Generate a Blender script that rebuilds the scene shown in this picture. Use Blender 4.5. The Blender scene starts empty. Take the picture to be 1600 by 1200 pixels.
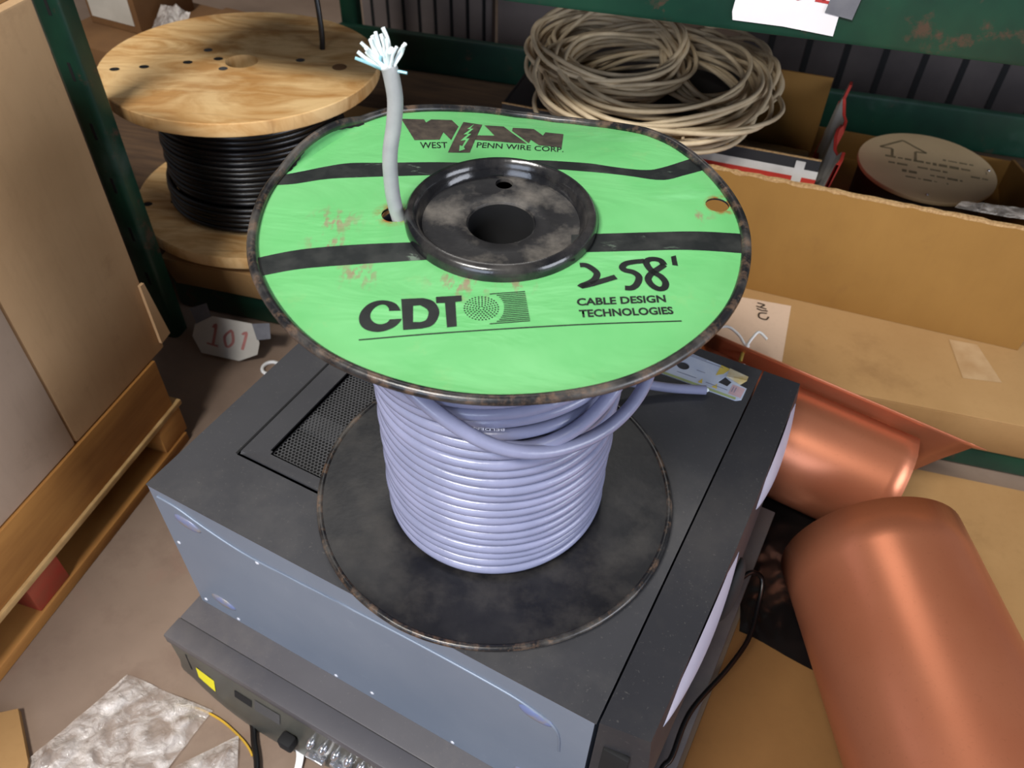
import bpy, bmesh, math, random
from mathutils import Vector, Matrix, noise as mnoise
from mathutils.geometry import tessellate_polygon

scene = bpy.context.scene
COL = scene.collection
R = math.radians
random.seed(7)

# ------------------------------------------------------------------ camera
cam_data = bpy.data.cameras.new('camera')
cam = bpy.data.objects.new('camera', cam_data)
COL.objects.link(cam)
cam_data.sensor_width = 36.0
cam_data.lens = 36.0 * 1285.8 / 1600.0
cam_data.clip_start = 0.01
pitch, roll = 0.79354, -0.0309
fw = Vector((0, math.cos(pitch), -math.sin(pitch)))
rt = Vector((1, 0, 0))
dn = fw.cross(rt)
rt2 = rt * math.cos(roll) + dn * math.sin(roll)
dn2 = -rt * math.sin(roll) + dn * math.cos(roll)
cm = Matrix((rt2, -dn2, -fw)).transposed().to_4x4()
cm.translation = (0, 0, 0.845)
cam.matrix_world = cm
scene.camera = cam
cam_data.dof.use_dof = True
cam_data.dof.focus_distance = 0.58
cam_data.dof.aperture_fstop = 13.0

# ------------------------------------------------------------------ world, lamps, exposure
world = bpy.data.worlds.new('warehouse_air')
scene.world = world
world.use_nodes = True
bg = world.node_tree.nodes['Background']
bg.inputs[0].default_value = (0.86, 0.90, 1.0, 1)
bg.inputs[1].default_value = 0.13

def area_lamp(name, loc, target, sx, sy, power, color):
    d = bpy.data.lights.new(name, 'AREA')
    d.shape = 'RECTANGLE'
    d.size, d.size_y = sx, sy
    d.energy = power
    d.color = color
    o = bpy.data.objects.new(name, d)
    COL.objects.link(o)
    o.location = loc
    o.rotation_euler = (Vector(target) - Vector(loc)).to_track_quat('-Z', 'Y').to_euler()
    return o

area_lamp('ceiling_lamp', (-1.0, -1.05, 2.8), (0.05, 0.5, 0.3), 1.1, 0.35, 110, (1.0, 0.97, 0.92))
area_lamp('ceiling_lamp', (-0.3, 2.1, 3.2), (0.1, 0.5, 0.3), 1.4, 0.3, 11, (1.0, 0.97, 0.93))
area_lamp('cool_side_light', (3.2, -1.4, 1.15), (0.1, 0.4, 0.3), 2.0, 1.5, 84, (0.86, 0.9, 1.0))  # unseen cool source, added to light box faces and cable highlights
area_lamp('cool_side_light', (-1.5, -3.2, 1.6), (0.1, 0.4, 0.3), 2.0, 1.6, 62, (0.7, 0.8, 1.0))  # unseen cool source, added for the tower's bluish near face

scene.view_settings.view_transform = 'Standard'
scene.view_settings.look = 'None'
scene.view_settings.gamma = 1.0
scene.view_settings.use_curve_mapping = False
scene.view_settings.exposure = 0.0

# ------------------------------------------------------------------ materials
def lin(c):
    return tuple((v / 12.92 if v <= 0.04045 else ((v + 0.055) / 1.055) ** 2.4) for v in [x / 255.0 for x in c]) + (1,)

class NT:
    def __init__(self, name):
        self.m = bpy.data.materials.new(name)
        self.m.use_nodes = True
        self.t = self.m.node_tree
        self.b = self.t.nodes['Principled BSDF']
        self.co = self.n('ShaderNodeTexCoord').outputs['Object']
    def n(self, kind, **kw):
        nd = self.t.nodes.new(kind)
        for k, v in kw.items():
            setattr(nd, k, v)
        return nd
    def link(self, a, b):
        self.t.links.new(a, b)
    def noise(self, scale, detail=4, rough=0.55, stretch=None, dist=0.0, offset=(0, 0, 0), rot=(0, 0, 0)):
        mp = self.n('ShaderNodeMapping')
        mp.inputs['Scale'].default_value = stretch or (1, 1, 1)
        mp.inputs['Location'].default_value = offset
        mp.inputs['Rotation'].default_value = rot
        self.link(self.co, mp.inputs['Vector'])
        nz = self.n('ShaderNodeTexNoise')
        nz.inputs['Scale'].default_value = scale
        nz.inputs['Detail'].default_value = detail
        nz.inputs['Roughness'].default_value = rough
        nz.inputs['Distortion'].default_value = dist
        self.link(mp.outputs[0], nz.inputs['Vector'])
        return nz.outputs[0]
    def ramp(self, fac, lo, hi, a=0.0, b=1.0):
        r = self.n('ShaderNodeMapRange')
        r.inputs[1].default_value, r.inputs[2].default_value = lo, hi
        r.inputs[3].default_value, r.inputs[4].default_value = a, b
        self.link(fac, r.inputs[0])
        return r.outputs[0]
    def math(self, op, a, b=None):
        m = self.n('ShaderNodeMath', operation=op)
        for i, v in enumerate((a, b)):
            if v is None:
                continue
            if isinstance(v, (int, float)):
                m.inputs[i].default_value = v
            else:
                self.link(v, m.inputs[i])
        return m.outputs[0]
    def mix(self, fac, a, b):
        m = self.n('ShaderNodeMix', data_type='RGBA')
        if isinstance(fac, (int, float)):
            m.inputs[0].default_value = fac
        else:
            self.link(fac, m.inputs[0])
        for i, v in ((6, a), (7, b)):
            if isinstance(v, tuple):
                m.inputs[i].default_value = v
            else:
                self.link(v, m.inputs[i])
        return m.outputs[2]
    def near(self, p, r0, r1):
        vm = self.n('ShaderNodeVectorMath', operation='DISTANCE')
        self.link(self.co, vm.inputs[0])
        vm.inputs[1].default_value = p
        return self.ramp(vm.outputs['Value'], r0, r1, 1.0, 0.0)
    def bump(self, h, strength=0.3, dist=0.002):
        bp = self.n('ShaderNodeBump')
        bp.inputs['Strength'].default_value = strength
        bp.inputs['Distance'].default_value = dist
        self.link(h, bp.inputs['Height'])
        self.link(bp.outputs[0], self.b.inputs['Normal'])
    def out(self, color, rough=0.5, metal=0.0, spec=0.5):
        for key, v in (('Base Color', color), ('Roughness', rough), ('Metallic', metal), ('Specular IOR Level', spec)):
            s = self.b.inputs[key]
            if isinstance(v, (int, float)):
                s.default_value = v
            elif isinstance(v, tuple):
                s.default_value = v
            else:
                self.link(v, s)
        return self.m

def simple(name, c1, c2=None, scale=20, rough=0.5, metal=0.0, bump=0.0, bscale=200, lo=0.35, hi=0.65, stretch=None, spec=0.5):
    t = NT(name)
    c2 = c2 or tuple(int(v * 0.88) for v in c1)
    col = t.mix(t.ramp(t.noise(scale, 5, stretch=stretch), lo, hi), lin(c1), lin(c2))
    if bump:
        t.bump(t.noise(bscale, 3), bump, 0.001)
    return t.out(col, rough, metal, spec)

def cardboard(name, c1, c2, dirt=(110, 78, 48)):
    t = NT(name)
    c = t.mix(t.ramp(t.noise(5, 5), 0.3, 0.7), lin(c1), lin(c2))
    c = t.mix(t.ramp(t.noise(160, 2, stretch=(1, 1, 0.12)), 0.5, 0.8, 0, 0.07), c, lin(dirt))
    c = t.mix(t.ramp(t.noise(9, 6, 0.7, offset=(3, 1, 2)), 0.58, 0.8, 0, 0.4), c, lin(dirt))
    t.bump(t.noise(60, 4), 0.12, 0.002)
    return t.out(c, 0.75, 0, 0.25)

CARD = cardboard('cardboard_tan', (172, 136, 90), (156, 120, 76))
CARD_PALE = cardboard('cardboard_pale', (208, 172, 130), (192, 155, 114))
CARD_GREY = cardboard('cardboard_greyed', (212, 188, 166), (198, 173, 150))
CARD_BROWN = cardboard('cardboard_brown', (154, 114, 58), (138, 100, 48))
CARD_FLOOR = cardboard('cardboard_floor_shade', (124, 88, 48), (108, 74, 38), (76, 52, 32))  # darker brown puts the shade between tower and tube into the colour
CARD_EDGE = simple('cardboard_cut_edge', (205, 170, 120), (160, 120, 74), 300, 0.8)
CARD_DARK = simple('cardboard_shaded_brown', (124, 88, 52), (104, 72, 42), 8, 0.8)
TAPE_BROWN = simple('packing_tape', (190, 160, 122), (172, 138, 98), 30, 0.35)

def plywood(name, rot):
    t = NT(name)
    g = t.noise(3.0, 6, 0.6, stretch=(2.2, 5.5, 2.2), dist=2.2, rot=(0, 0, rot))
    c = t.mix(t.ramp(g, 0.36, 0.62), lin((240, 202, 144)), lin((200, 148, 86)))
    g2 = t.noise(7, 5, 0.6, stretch=(1, 14, 1), dist=0.6, offset=(4, 2, 0), rot=(0, 0, rot))
    c = t.mix(t.ramp(g2, 0.55, 0.75, 0, 0.55), c, lin((150, 98, 52)))
    c = t.mix(t.ramp(t.noise(3.5, 3, offset=(7, 3, 0)), 0.5, 0.75, 0, 0.35), c, lin((206, 172, 132)))
    t.bump(g2, 0.1, 0.002)
    return t.out(c, 0.6, 0, 0.3)
PLY = plywood('plywood', R(-25))
PLY_LOW = plywood('plywood_lower', R(-35))
WOOD = simple('pallet_wood', (188, 132, 66), (160, 106, 50), 6, 0.7, 0, 0.2, 40, stretch=(1, 1, 8))
WOOD_EDGE = simple('pallet_wood_edge', (212, 176, 120), (180, 140, 88), 30, 0.7)
WOOD_RED = simple('red_painted_wood', (170, 52, 34), (140, 70, 44), 20, 0.7)
WOOD_DARK = simple('dark_board', (96, 72, 50), (70, 52, 38), 10, 0.8, stretch=(1, 8, 1))

def concrete():
    t = NT('concrete_floor')
    c = t.mix(t.ramp(t.noise(4, 6, 0.6), 0.3, 0.7), lin((146, 126, 110)), lin((122, 103, 89)))
    c = t.mix(t.ramp(t.noise(14, 8, 0.7, offset=(2, 5, 0)), 0.52, 0.75, 0, 0.5), c, lin((112, 90, 78)))
    c = t.mix(t.ramp(t.noise(9, 4, 0.6, offset=(9, 1, 0)), 0.6, 0.8, 0, 0.4), c, lin((150, 96, 84)))
    t.bump(t.noise(120, 4), 0.1, 0.001)
    return t.out(c, 0.6, 0, 0.3)
FLOOR = concrete()

def label_green():
    t = NT('green_label')
    c = t.mix(t.ramp(t.noise(16, 5), 0.35, 0.65), lin((106, 190, 114)), lin((118, 197, 124)))
    wear = t.math('MULTIPLY', t.ramp(t.noise(110, 6, 0.65), 0.56, 0.62), t.ramp(t.noise(14, 3, offset=(1.3, 0.2, 0)), 0.52, 0.6))
    scuffs = None
    for p, r1 in (((-0.100, -0.007, 0), 0.02), ((-0.079, -0.055, 0), 0.018), ((-0.02, -0.058, 0), 0.024), ((0.012, -0.060, 0), 0.012), ((-0.098, -0.03, 0), 0.02), ((0.122, 0.012, 0), 0.012)):
        k = t.near(p, 0.2 * r1, r1)
        scuffs = k if scuffs is None else t.math('MAXIMUM', scuffs, k)
    worn = t.math('MULTIPLY', scuffs, t.ramp(t.noise(150, 5, 0.6, stretch=(1, 0.45, 1), offset=(4, 4, 0)), 0.5, 0.6))
    c = t.mix(t.math('MULTIPLY', worn, 0.9), c, lin((150, 126, 104)))
    c = t.mix(t.math('MULTIPLY', wear, 0.15), c, lin((150, 190, 120)))
    streak = t.ramp(t.noise(26, 4, 0.6, stretch=(0.35, 1, 1), offset=(8, 3, 0), rot=(0, 0, 0.6)), 0.6, 0.72, 0, 0.35)
    c = t.mix(streak, c, lin((150, 225, 162)))
    rust = t.math('MULTIPLY', t.near((-0.066, 0.002, 0), 0.0085, 0.0135), t.ramp(t.noise(160, 4, offset=(2, 2, 2)), 0.35, 0.6))
    rust2 = t.math('MULTIPLY', t.near((0.1378, 0.0245, 0), 0.0085, 0.012), t.ramp(t.noise(160, 4, offset=(5, 2, 2)), 0.4, 0.6))
    c = t.mix(t.math('MAXIMUM', rust, rust2), c, lin((150, 92, 40)))
    t.bump(t.noise(20, 4, 0.5, stretch=(0.5, 1, 1), dist=0.8), 0.45, 0.005)
    return t.out(c, 0.34, 0, 0.5)
GREEN_LABEL = label_green()

def stripe_black():
    t = NT('printed_black')
    c = t.mix(t.ramp(t.noise(60, 5), 0.45, 0.7), lin((26, 30, 30)), lin((52, 54, 52)))
    s = t.ramp(t.noise(70, 6, 0.7, stretch=(0.25, 1, 1), dist=2.0, rot=(0, 0, 0.9)), 0.6, 0.66)
    s = t.math('MULTIPLY', s, t.ramp(t.noise(12, 2, offset=(0.5, 0, 0)), 0.45, 0.6))
    c = t.mix(t.math('MULTIPLY', s, 0.6), c, lin((140, 160, 140)))
    return t.out(c, 0.4, 0, 0.5)
STRIPE = stripe_black()
INK = simple('black_ink', (20, 24, 24), (34, 38, 36), 90, 0.4)
LOGO_INK = simple('worn_logo_ink', (58, 50, 46), (86, 76, 66), 120, 0.45)
RED_INK = simple('red_marker', (196, 60, 56), (170, 50, 48), 60, 0.6)
PRINT_WHITE = simple('white_cable_print', (225, 228, 240), None, 20, 0.5)

def black_steel(name, rough, dustamt, rust=0.0):
    t = NT(name)
    c = t.mix(t.ramp(t.noise(30, 5), 0.4, 0.7), lin((20, 20, 23)), lin((38, 37, 38)))
    d = t.ramp(t.noise(26, 7, 0.65, offset=(1, 4, 2)), 0.46, 0.72, 0, dustamt)
    c = t.mix(d, c, lin((150, 142, 132)))
    if rust:
        c = t.mix(t.ramp(t.noise(70, 7, 0.75, offset=(3, 3, 3)), 0.5, 0.62, 0, rust), c, lin((134, 106, 84)))
    t.bump(t.noise(180, 4), 0.12, 0.001)
    return t.out(c, t.ramp(d, 0, 0.5, rough, 0.6), 0.0, 0.6)
HUB_BLACK = black_steel('hub_black_paint', 0.14, 0.14)
DISH_BLACK = black_steel('hub_dusty_paint', 0.4, 0.6)
FLANGE_BLACK = black_steel('flange_black_paint', 0.36, 0.10)
RIM_STEEL = black_steel('worn_rim_steel', 0.3, 0.3, 0.45)

def cable_grey():
    t = NT('grey_cable_jacket')
    c = t.mix(t.ramp(t.noise(30, 4), 0.35, 0.65), lin((145, 148, 177)), lin((133, 137, 165)))
    t.bump(t.noise(140, 3, 0.5), 0.25, 0.0012)
    return t.out(c, 0.3, 0, 0.55)
CABLE = cable_grey()
CABLE_END = simple('grey_cable_end_jacket', (172, 172, 172), (158, 158, 160), 60, 0.4, 0, 0.1)
STRAND = simple('white_conductors', (250, 252, 252), (226, 240, 242), 300, 0.5)
STRAND_BLUE = simple('pale_blue_foil', (170, 208, 214), (140, 190, 204), 200, 0.35)
CABLE_WHITE = simple('cream_cable', (216, 196, 162), (190, 170, 138), 30, 0.5)
CABLE_BLACK = simple('black_cable', (9, 9, 10), (16, 16, 18), 40, 0.3)

def dark_metal(name, c1, c2, dust, rough=0.45, amt=0.5):
    t = NT(name)
    c = t.mix(t.ramp(t.noise(8, 6, 0.6), 0.3, 0.7), lin(c1), lin(c2))
    c = t.mix(t.ramp(t.noise(6, 7, 0.7, offset=(2, 6, 0)), 0.5, 0.75, 0, amt), c, lin(dust))
    c = t.mix(t.ramp(t.noise(420, 2), 0.66, 0.75, 0, 0.2), c, lin((130, 126, 120)))
    t.bump(t.noise(500, 2), 0.06, 0.0005)
    return t.out(c, rough, 0.0, 0.4)
PC_DARK = dark_metal('tower_dark_paint', (66, 66, 69), (57, 57, 60), (98, 95, 92), 0.5, 0.5)
BEZEL_DARK = dark_metal('bezel_dark_plastic', (48, 48, 52), (42, 42, 46), (80, 76, 72), 0.5, 0.4)
BEZEL_GREY = simple('bezel_light_grey', (186, 188, 206), (174, 176, 196), 20, 0.35)
BLACK_HOLE = simple('dark_interior', (10, 10, 12), (16, 16, 18), 40, 0.8)
INNER_GREY = simple('inner_grey_frame', (74, 74, 76), None, 40, 0.5)
RECEIVER = dark_metal('receiver_dark_steel', (88, 86, 90), (78, 76, 80), (120, 114, 108), 0.5, 0.5)
RECEIVER_FACE = simple('receiver_face_plastic', (86, 86, 78), (66, 66, 62), 12, 0.35)

def steel_blue():
    t = NT('blue_grey_steel')
    c = t.mix(t.ramp(t.noise(6, 5), 0.3, 0.7), lin((132, 142, 158)), lin((118, 130, 148)))
    c = t.mix(t.ramp(t.noise(40, 6, 0.7), 0.6, 0.75, 0, 0.25), c, lin((160, 166, 180)))
    return t.out(c, 0.42, 0.25, 0.5)
STEEL = steel_blue()
CHROME = simple('chrome', (222, 224, 230), (200, 204, 214), 20, 0.15, 0.9)
SCREW = simple('bright_screw', (230, 234, 246), None, 20, 0.3, 0.2)
GLUE = simple('amber_glue_residue', (130, 124, 116), (104, 116, 156), 60, 0.3, lo=0.4, hi=0.6)
YELLOW = simple('yellow_sticker', (236, 228, 40), (226, 214, 30), 20, 0.5)
YELLOW_WIRE = simple('yellow_wire', (214, 170, 50), None, 20, 0.5)
WHITE = simple('white_plastic', (238, 238, 236), (224, 224, 224), 20, 0.5)
PAPER = simple('white_paper', (240, 236, 236), (228, 224, 224), 8, 0.8)
PAPER_DULL = simple('dull_paper', (196, 190, 180), (176, 170, 160), 12, 0.8)
DUCT = simple('grey_duct_tape', (112, 112, 116), (98, 98, 104), 40, 0.5)
GREY_PANEL = simple('grey_panel', (134, 122, 116), (110, 100, 98), 5, 0.7)
WALL = simple('dark_back_wall', (74, 66, 62), (58, 50, 48), 2, 0.9)
RED_PRINT = simple('red_carton_print', (204, 62, 50), (182, 52, 42), 20, 0.6)
WHITE_PRINT = simple('white_carton_print', (224, 220, 214), (200, 196, 190), 20, 0.6)
CARTON_BLACK = simple('black_carton', (30, 29, 31), (42, 40, 40), 12, 0.5)
FOIL = simple('black_film', (34, 33, 35), (54, 52, 52), 14, 0.3, stretch=(9, 1, 1))
CREAM_DISC = simple('tan_fibre_disc', (216, 190, 148), (202, 176, 134), 8, 0.7)
PRINT_BROWN = simple('faded_brown_print', (122, 108, 78), (140, 122, 90), 60, 0.7)
PRINT_DARK = simple('dark_carton_print', (52, 40, 34), (74, 58, 46), 60, 0.7)
BRASS = simple('brass_pin', (196, 180, 90), None, 20, 0.3, 0.5)

def rack_green():
    t = NT('rack_green_paint')
    c = t.mix(t.ramp(t.noise(12, 5), 0.35, 0.65), lin((26, 68, 50)), lin((20, 50, 40)))
    c = t.mix(t.ramp(t.noise(22, 7, 0.7, offset=(1, 1, 3)), 0.6, 0.68, 0, 0.8), c, lin((84, 62, 50)))
    c = t.mix(t.ramp(t.noise(10, 5, 0.6, offset=(6, 2, 3)), 0.58, 0.75, 0, 0.35), c, lin((92, 112, 104)))
    return t.out(c, 0.35, 0, 0.5)
RACK = rack_green()

def copper():
    t = NT('copper_sheet')
    c = t.mix(t.ramp(t.noise(5, 5), 0.3, 0.7), lin((206, 130, 96)), lin((194, 114, 80)))
    c = t.mix(t.ramp(t.noise(300, 2, stretch=(1, 1, 1)), 0.6, 0.75, 0, 0.15), c, lin((150, 86, 60)))
    t.bump(t.noise(600, 2), 0.08, 0.0004)
    return t.out(c, 0.34, 0.62, 0.5)
COPPER = copper()

def clear_film():
    t = NT('clear_plastic_film')
    t.b.inputs['Transmission Weight'].default_value = 0.0
    t.b.inputs['Alpha'].default_value = 1.0
    tr = t.n('ShaderNodeBsdfTransparent')
    mx = t.n('ShaderNodeMixShader')
    f = t.ramp(t.noise(40, 5, 0.6, dist=1.0), 0.38, 0.66, 0.2, 0.8)
    t.link(f, mx.inputs[0])
    t.link(tr.outputs[0], mx.inputs[1])
    t.link(t.b.outputs[0], mx.inputs[2])
    t.link(mx.outputs[0], t.t.nodes['Material Output'].inputs[0])
    t.bump(t.noise(90, 4, 0.6, dist=1.5), 0.8, 0.004)
    return t.out(lin((226, 218, 212)), 0.12, 0, 0.9)
FILM = clear_film()

# ------------------------------------------------------------------ mesh helpers
def link_obj(name, bm, mat, parent=None, smooth=None, mats=None):
    me = bpy.data.meshes.new(name)
    bmesh.ops.recalc_face_normals(bm, faces=bm.faces[:])
    if smooth is not None:
        for f in bm.faces:
            f.smooth = True
        for e in bm.edges:
            if len(e.link_faces) == 2 and e.calc_face_angle(0) > R(smooth):
                e.smooth = False
    bm.to_mesh(me)
    bm.free()
    for m in (mats or [mat]):
        me.materials.append(m)
    o = bpy.data.objects.new(name, me)
    COL.objects.link(o)
    if parent is not None:
        o.parent = parent
    return o

def tag(o, label=None, cat=None, group=None, kind=None):
    if label: o['label'] = label
    if cat: o['category'] = cat
    if group: o['group'] = group
    if kind: o['kind'] = kind
    return o

def thing(name, label, cat, loc=(0, 0, 0), rz=0.0, group=None):
    o = bpy.data.objects.new(name, None)
    COL.objects.link(o)
    o.empty_display_size = 0.05
    o.location = loc
    o.rotation_euler = (0, 0, rz)
    return tag(o, label, cat, group)

def add_box(bm, lo, hi, bevel=0.0, mat=None):
    lo, hi = Vector(lo), Vector(hi)
    r = bmesh.ops.create_cube(bm, size=1.0)
    vs = r['verts']
    for v in vs:
        v.co = Vector((lo[i] + (v.co[i] + 0.5) * (hi[i] - lo[i]) for i in range(3)))
    if bevel:
        es = list({e for v in vs for e in v.link_edges})
        rr = bmesh.ops.bevel(bm, geom=es, offset=bevel, segments=2, affect='EDGES', profile=0.5)
        vs = list({v for f in rr['faces'] for v in f.verts} | {v for v in vs if v.is_valid})
    if mat is not None:
        bmesh.ops.transform(bm, matrix=mat, verts=vs)
    return vs

def box(name, lo, hi, mat, parent=None, bevel=0.001, M=None):
    bm = bmesh.new()
    add_box(bm, lo, hi, bevel, M)
    return link_obj(name, bm, mat, parent, 35 if bevel else None)

def add_tube(bm, pts, r, seg=10, closed=False, cap=True, radii=None):
    pts = [Vector(p) for p in pts]
    n = len(pts)
    rings = []
    prev = None
    for i, p in enumerate(pts):
        if closed:
            tg = pts[(i + 1) % n] - pts[i - 1]
        else:
            tg = pts[min(i + 1, n - 1)] - pts[max(i - 1, 0)]
        tg.normalize()
        if prev is None:
            up = Vector((0, 0, 1)) if abs(tg.z) < 0.9 else Vector((1, 0, 0))
            nx = tg.cross(up).normalized()
        else:
            nx = (prev - tg * prev.dot(tg)).normalized()
        prev = nx
        ny = tg.cross(nx)
        rr = radii[i] if radii else r
        rings.append([bm.verts.new(p + nx * (rr * math.cos(2 * math.pi * k / seg)) + ny * (rr * math.sin(2 * math.pi * k / seg))) for k in range(seg)])
    for i in range(n if closed else n - 1):
        a, b = rings[i], rings[(i + 1) % n]
        for k in range(seg):
            bm.faces.new((a[k], a[(k + 1) % seg], b[(k + 1) % seg], b[k]))
    if cap and not closed:
        bm.faces.new(rings[0][::-1])
        bm.faces.new(rings[-1])

def tube(name, pts, r, mat, parent=None, seg=10, closed=False, radii=None):
    bm = bmesh.new()
    add_tube(bm, pts, r, seg, closed, True, radii)
    return link_obj(name, bm, mat, parent, 60)

def spline(pts, per=10):
    pts = [Vector(p) for p in pts]
    out = []
    for i in range(len(pts) - 1):
        p0, p1, p2, p3 = pts[max(i - 1, 0)], pts[i], pts[i + 1], pts[min(i + 2, len(pts) - 1)]
        for k in range(per):
            t = k / per
            out.append(0.5 * ((2 * p1) + (p2 - p0) * t + (2 * p0 - 5 * p1 + 4 * p2 - p3) * t * t + (3 * p1 - p0 - 3 * p2 + p3) * t ** 3))
    out.append(pts[-1])
    return out

def add_lathe(bm, prof, seg=96, closed=False, fn=None):
    rings = []
    for r_, z in prof:
        ring = []
        for k in range(seg):
            a = 2 * math.pi * k / seg
            p = Vector((r_ * math.cos(a), r_ * math.sin(a), z))
            if fn: p = fn(p)
            ring.append(bm.verts.new(p))
        rings.append(ring)
    m = len(prof)
    for i in range(m if closed else m - 1):
        a, b = rings[i], rings[(i + 1) % m]
        for k in range(seg):
            bm.faces.new((a[k], a[(k + 1) % seg], b[(k + 1) % seg], b[k]))
    return rings

def lathe(name, prof, mat, parent=None, seg=96, closed=False, fn=None, caps=False, smooth=40):
    bm = bmesh.new()
    rg = add_lathe(bm, prof, seg, closed, fn)
    if caps:
        bm.faces.new(rg[0]); bm.faces.new(rg[-1])
    return link_obj(name, bm, mat, parent, smooth)

def cut_holes(o, cyls):
    """real holes: subtract vertical cylinders (x, y, radius) from the mesh"""
    for cx, cy, r in cyls:
        bm = bmesh.new()
        bmesh.ops.create_cone(bm, cap_ends=True, segments=32, radius1=r, radius2=r, depth=0.2, matrix=Matrix.Translation((cx, cy, 0)))
        me = bpy.data.meshes.new('hole_cutter'); bm.to_mesh(me); bm.free()
        c = bpy.data.objects.new('hole_cutter', me); COL.objects.link(c)
        c.matrix_world = o.matrix_world.copy()
        md = o.modifiers.new('hole', 'BOOLEAN'); md.object = c; md.operation = 'DIFFERENCE'; md.solver = 'EXACT'
        bpy.context.view_layer.update()
        ev = o.evaluated_get(bpy.context.evaluated_depsgraph_get())
        new = bpy.data.meshes.new_from_object(ev)
        o.modifiers.clear(); o.data = new
        bpy.data.objects.remove(c)

def refine(bm, maxlen):
    for _ in range(5):
        es = [e for e in bm.edges if e.calc_length() > maxlen]
        if not es: break
        bmesh.ops.subdivide_edges(bm, edges=es, cuts=1)
        bmesh.ops.triangulate(bm, faces=bm.faces[:])

def add_poly(bm, loops):
    """filled 2-D polygon; further loops are holes"""
    flat = [Vector((p[0], p[1], 0)) for lp in loops for p in lp]
    vs = [bm.verts.new(p) for p in flat]
    for t in tessellate_polygon([[Vector((p[0], p[1], 0)) for p in lp] for lp in loops]):
        try: bm.faces.new([vs[i] for i in t])
        except ValueError: pass

def add_stroke(bm, pts, w):
    pts = [Vector((p[0], p[1], 0)) for p in pts]
    ps = [p.copy() for p in spline(pts, 5)]
    L = []
    for i, p in enumerate(ps):
        d = (ps[min(i + 1, len(ps) - 1)] - ps[max(i - 1, 0)]).normalized()
        nrm = Vector((-d.y, d.x, 0))
        L.append((bm.verts.new(p + nrm * w / 2), bm.verts.new(p - nrm * w / 2)))
    for a, b in zip(L, L[1:]):
        bm.faces.new((a[0], a[1], b[1], b[0]))

def text_bm(s, bold=0.0):
    cu = bpy.data.curves.new('lettering', 'FONT')
    cu.body = s
    cu.offset = bold
    cu.resolution_u = 3
    o = bpy.data.objects.new('lettering', cu)
    COL.objects.link(o)
    bpy.context.view_layer.update()
    me = bpy.data.meshes.new_from_object(o.evaluated_get(bpy.context.evaluated_depsgraph_get()))
    bpy.data.objects.remove(o)
    bm = bmesh.new()
    bm.from_mesh(me)
    bpy.data.meshes.remove(me)
    xs = [v.co.x for v in bm.verts]; ys = [v.co.y for v in bm.verts]
    x0, x1, y0 = min(xs), max(xs), 0.0
    y1 = max(ys)
    for v in bm.verts:
        v.co = Vector(((v.co.x - x0) / (x1 - x0), (v.co.y - y0) / (y1 - y0), 0))
    return bm

def text_between(s, o, xr, up, bold=0.0):
    """text whose baseline runs o -> xr and whose capitals reach up"""
    bm = text_bm(s, bold)
    o, xr, up = Vector(o), Vector(xr), Vector(up)
    for v in bm.verts:
        v.co = o + (xr - o) * v.co.x + (up - o) * v.co.y
    return bm

# ------------------------------------------------------------------ the setting
bm = bmesh.new(); add_box(bm, (-3, -1.5, -0.05), (3, 3.2, 0))
tag(link_obj('floor', bm, FLOOR), kind='structure')
bm = bmesh.new(); add_box(bm, (-3, 2.75, 0), (3, 2.85, 2.6))
tag(link_obj('wall_back', bm, WALL), kind='structure')

# ------------------------------------------------------------------ computer tower on its side and the receiver under it
YAW = R(-27.178)
ORG = (-0.31075, 0.42746)
Zr = 0.0802
pc = thing('computer_tower', 'dark grey computer tower lying on its side with the cable spool on top', 'computer', (ORG[0], ORG[1], Zr), YAW)
PT = 0.1943
VX0, VX1, VY0, VY1 = 0.071, 0.150, 0.0785, 0.195
def ring_slab(bm, ox0, ox1, oy0, oy1, ix0, ix1, iy0, iy1, z0, z1):
    O = [(ox0, oy0), (ox1, oy0), (ox1, oy1), (ox0, oy1)]
    I = [(ix0, iy0), (ix1, iy0), (ix1, iy1), (ix0, iy1)]
    V = {}
    for tag_, L in (('o', O), ('i', I)):
        for k, p in enumerate(L):
            for z in (z0, z1):
                V[tag_, k, z] = bm.verts.new((p[0], p[1], z))
    for k in range(4):
        j = (k + 1) % 4
        bm.faces.new((V['o', k, z1], V['o', j, z1], V['i', j, z1], V['i', k, z1]))
        bm.faces.new((V['o', k, z0], V['i', k, z0], V['i', j, z0], V['o', j, z0]))
        bm.faces.new((V['o', k, z0], V['o', j, z0], V['o', j, z1], V['o', k, z1]))
        bm.faces.new((V['i', k, z0], V['i', k, z1], V['i', j, z1], V['i', j, z0]))
bm = bmesh.new()
add_box(bm, (0, 0, 0), (0.4222, 0.4, PT - 0.0085))
ring_slab(bm, 0, 0.4222, 0, 0.4, VX0 - 0.004, VX1 + 0.004, VY0 - 0.004, VY1 + 0.004, PT - 0.0085, PT - 0.0012)
bmesh.ops.remove_doubles(bm, verts=bm.verts[:], dist=1e-5)
ch = link_obj('chassis', bm, STEEL, pc)
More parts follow.
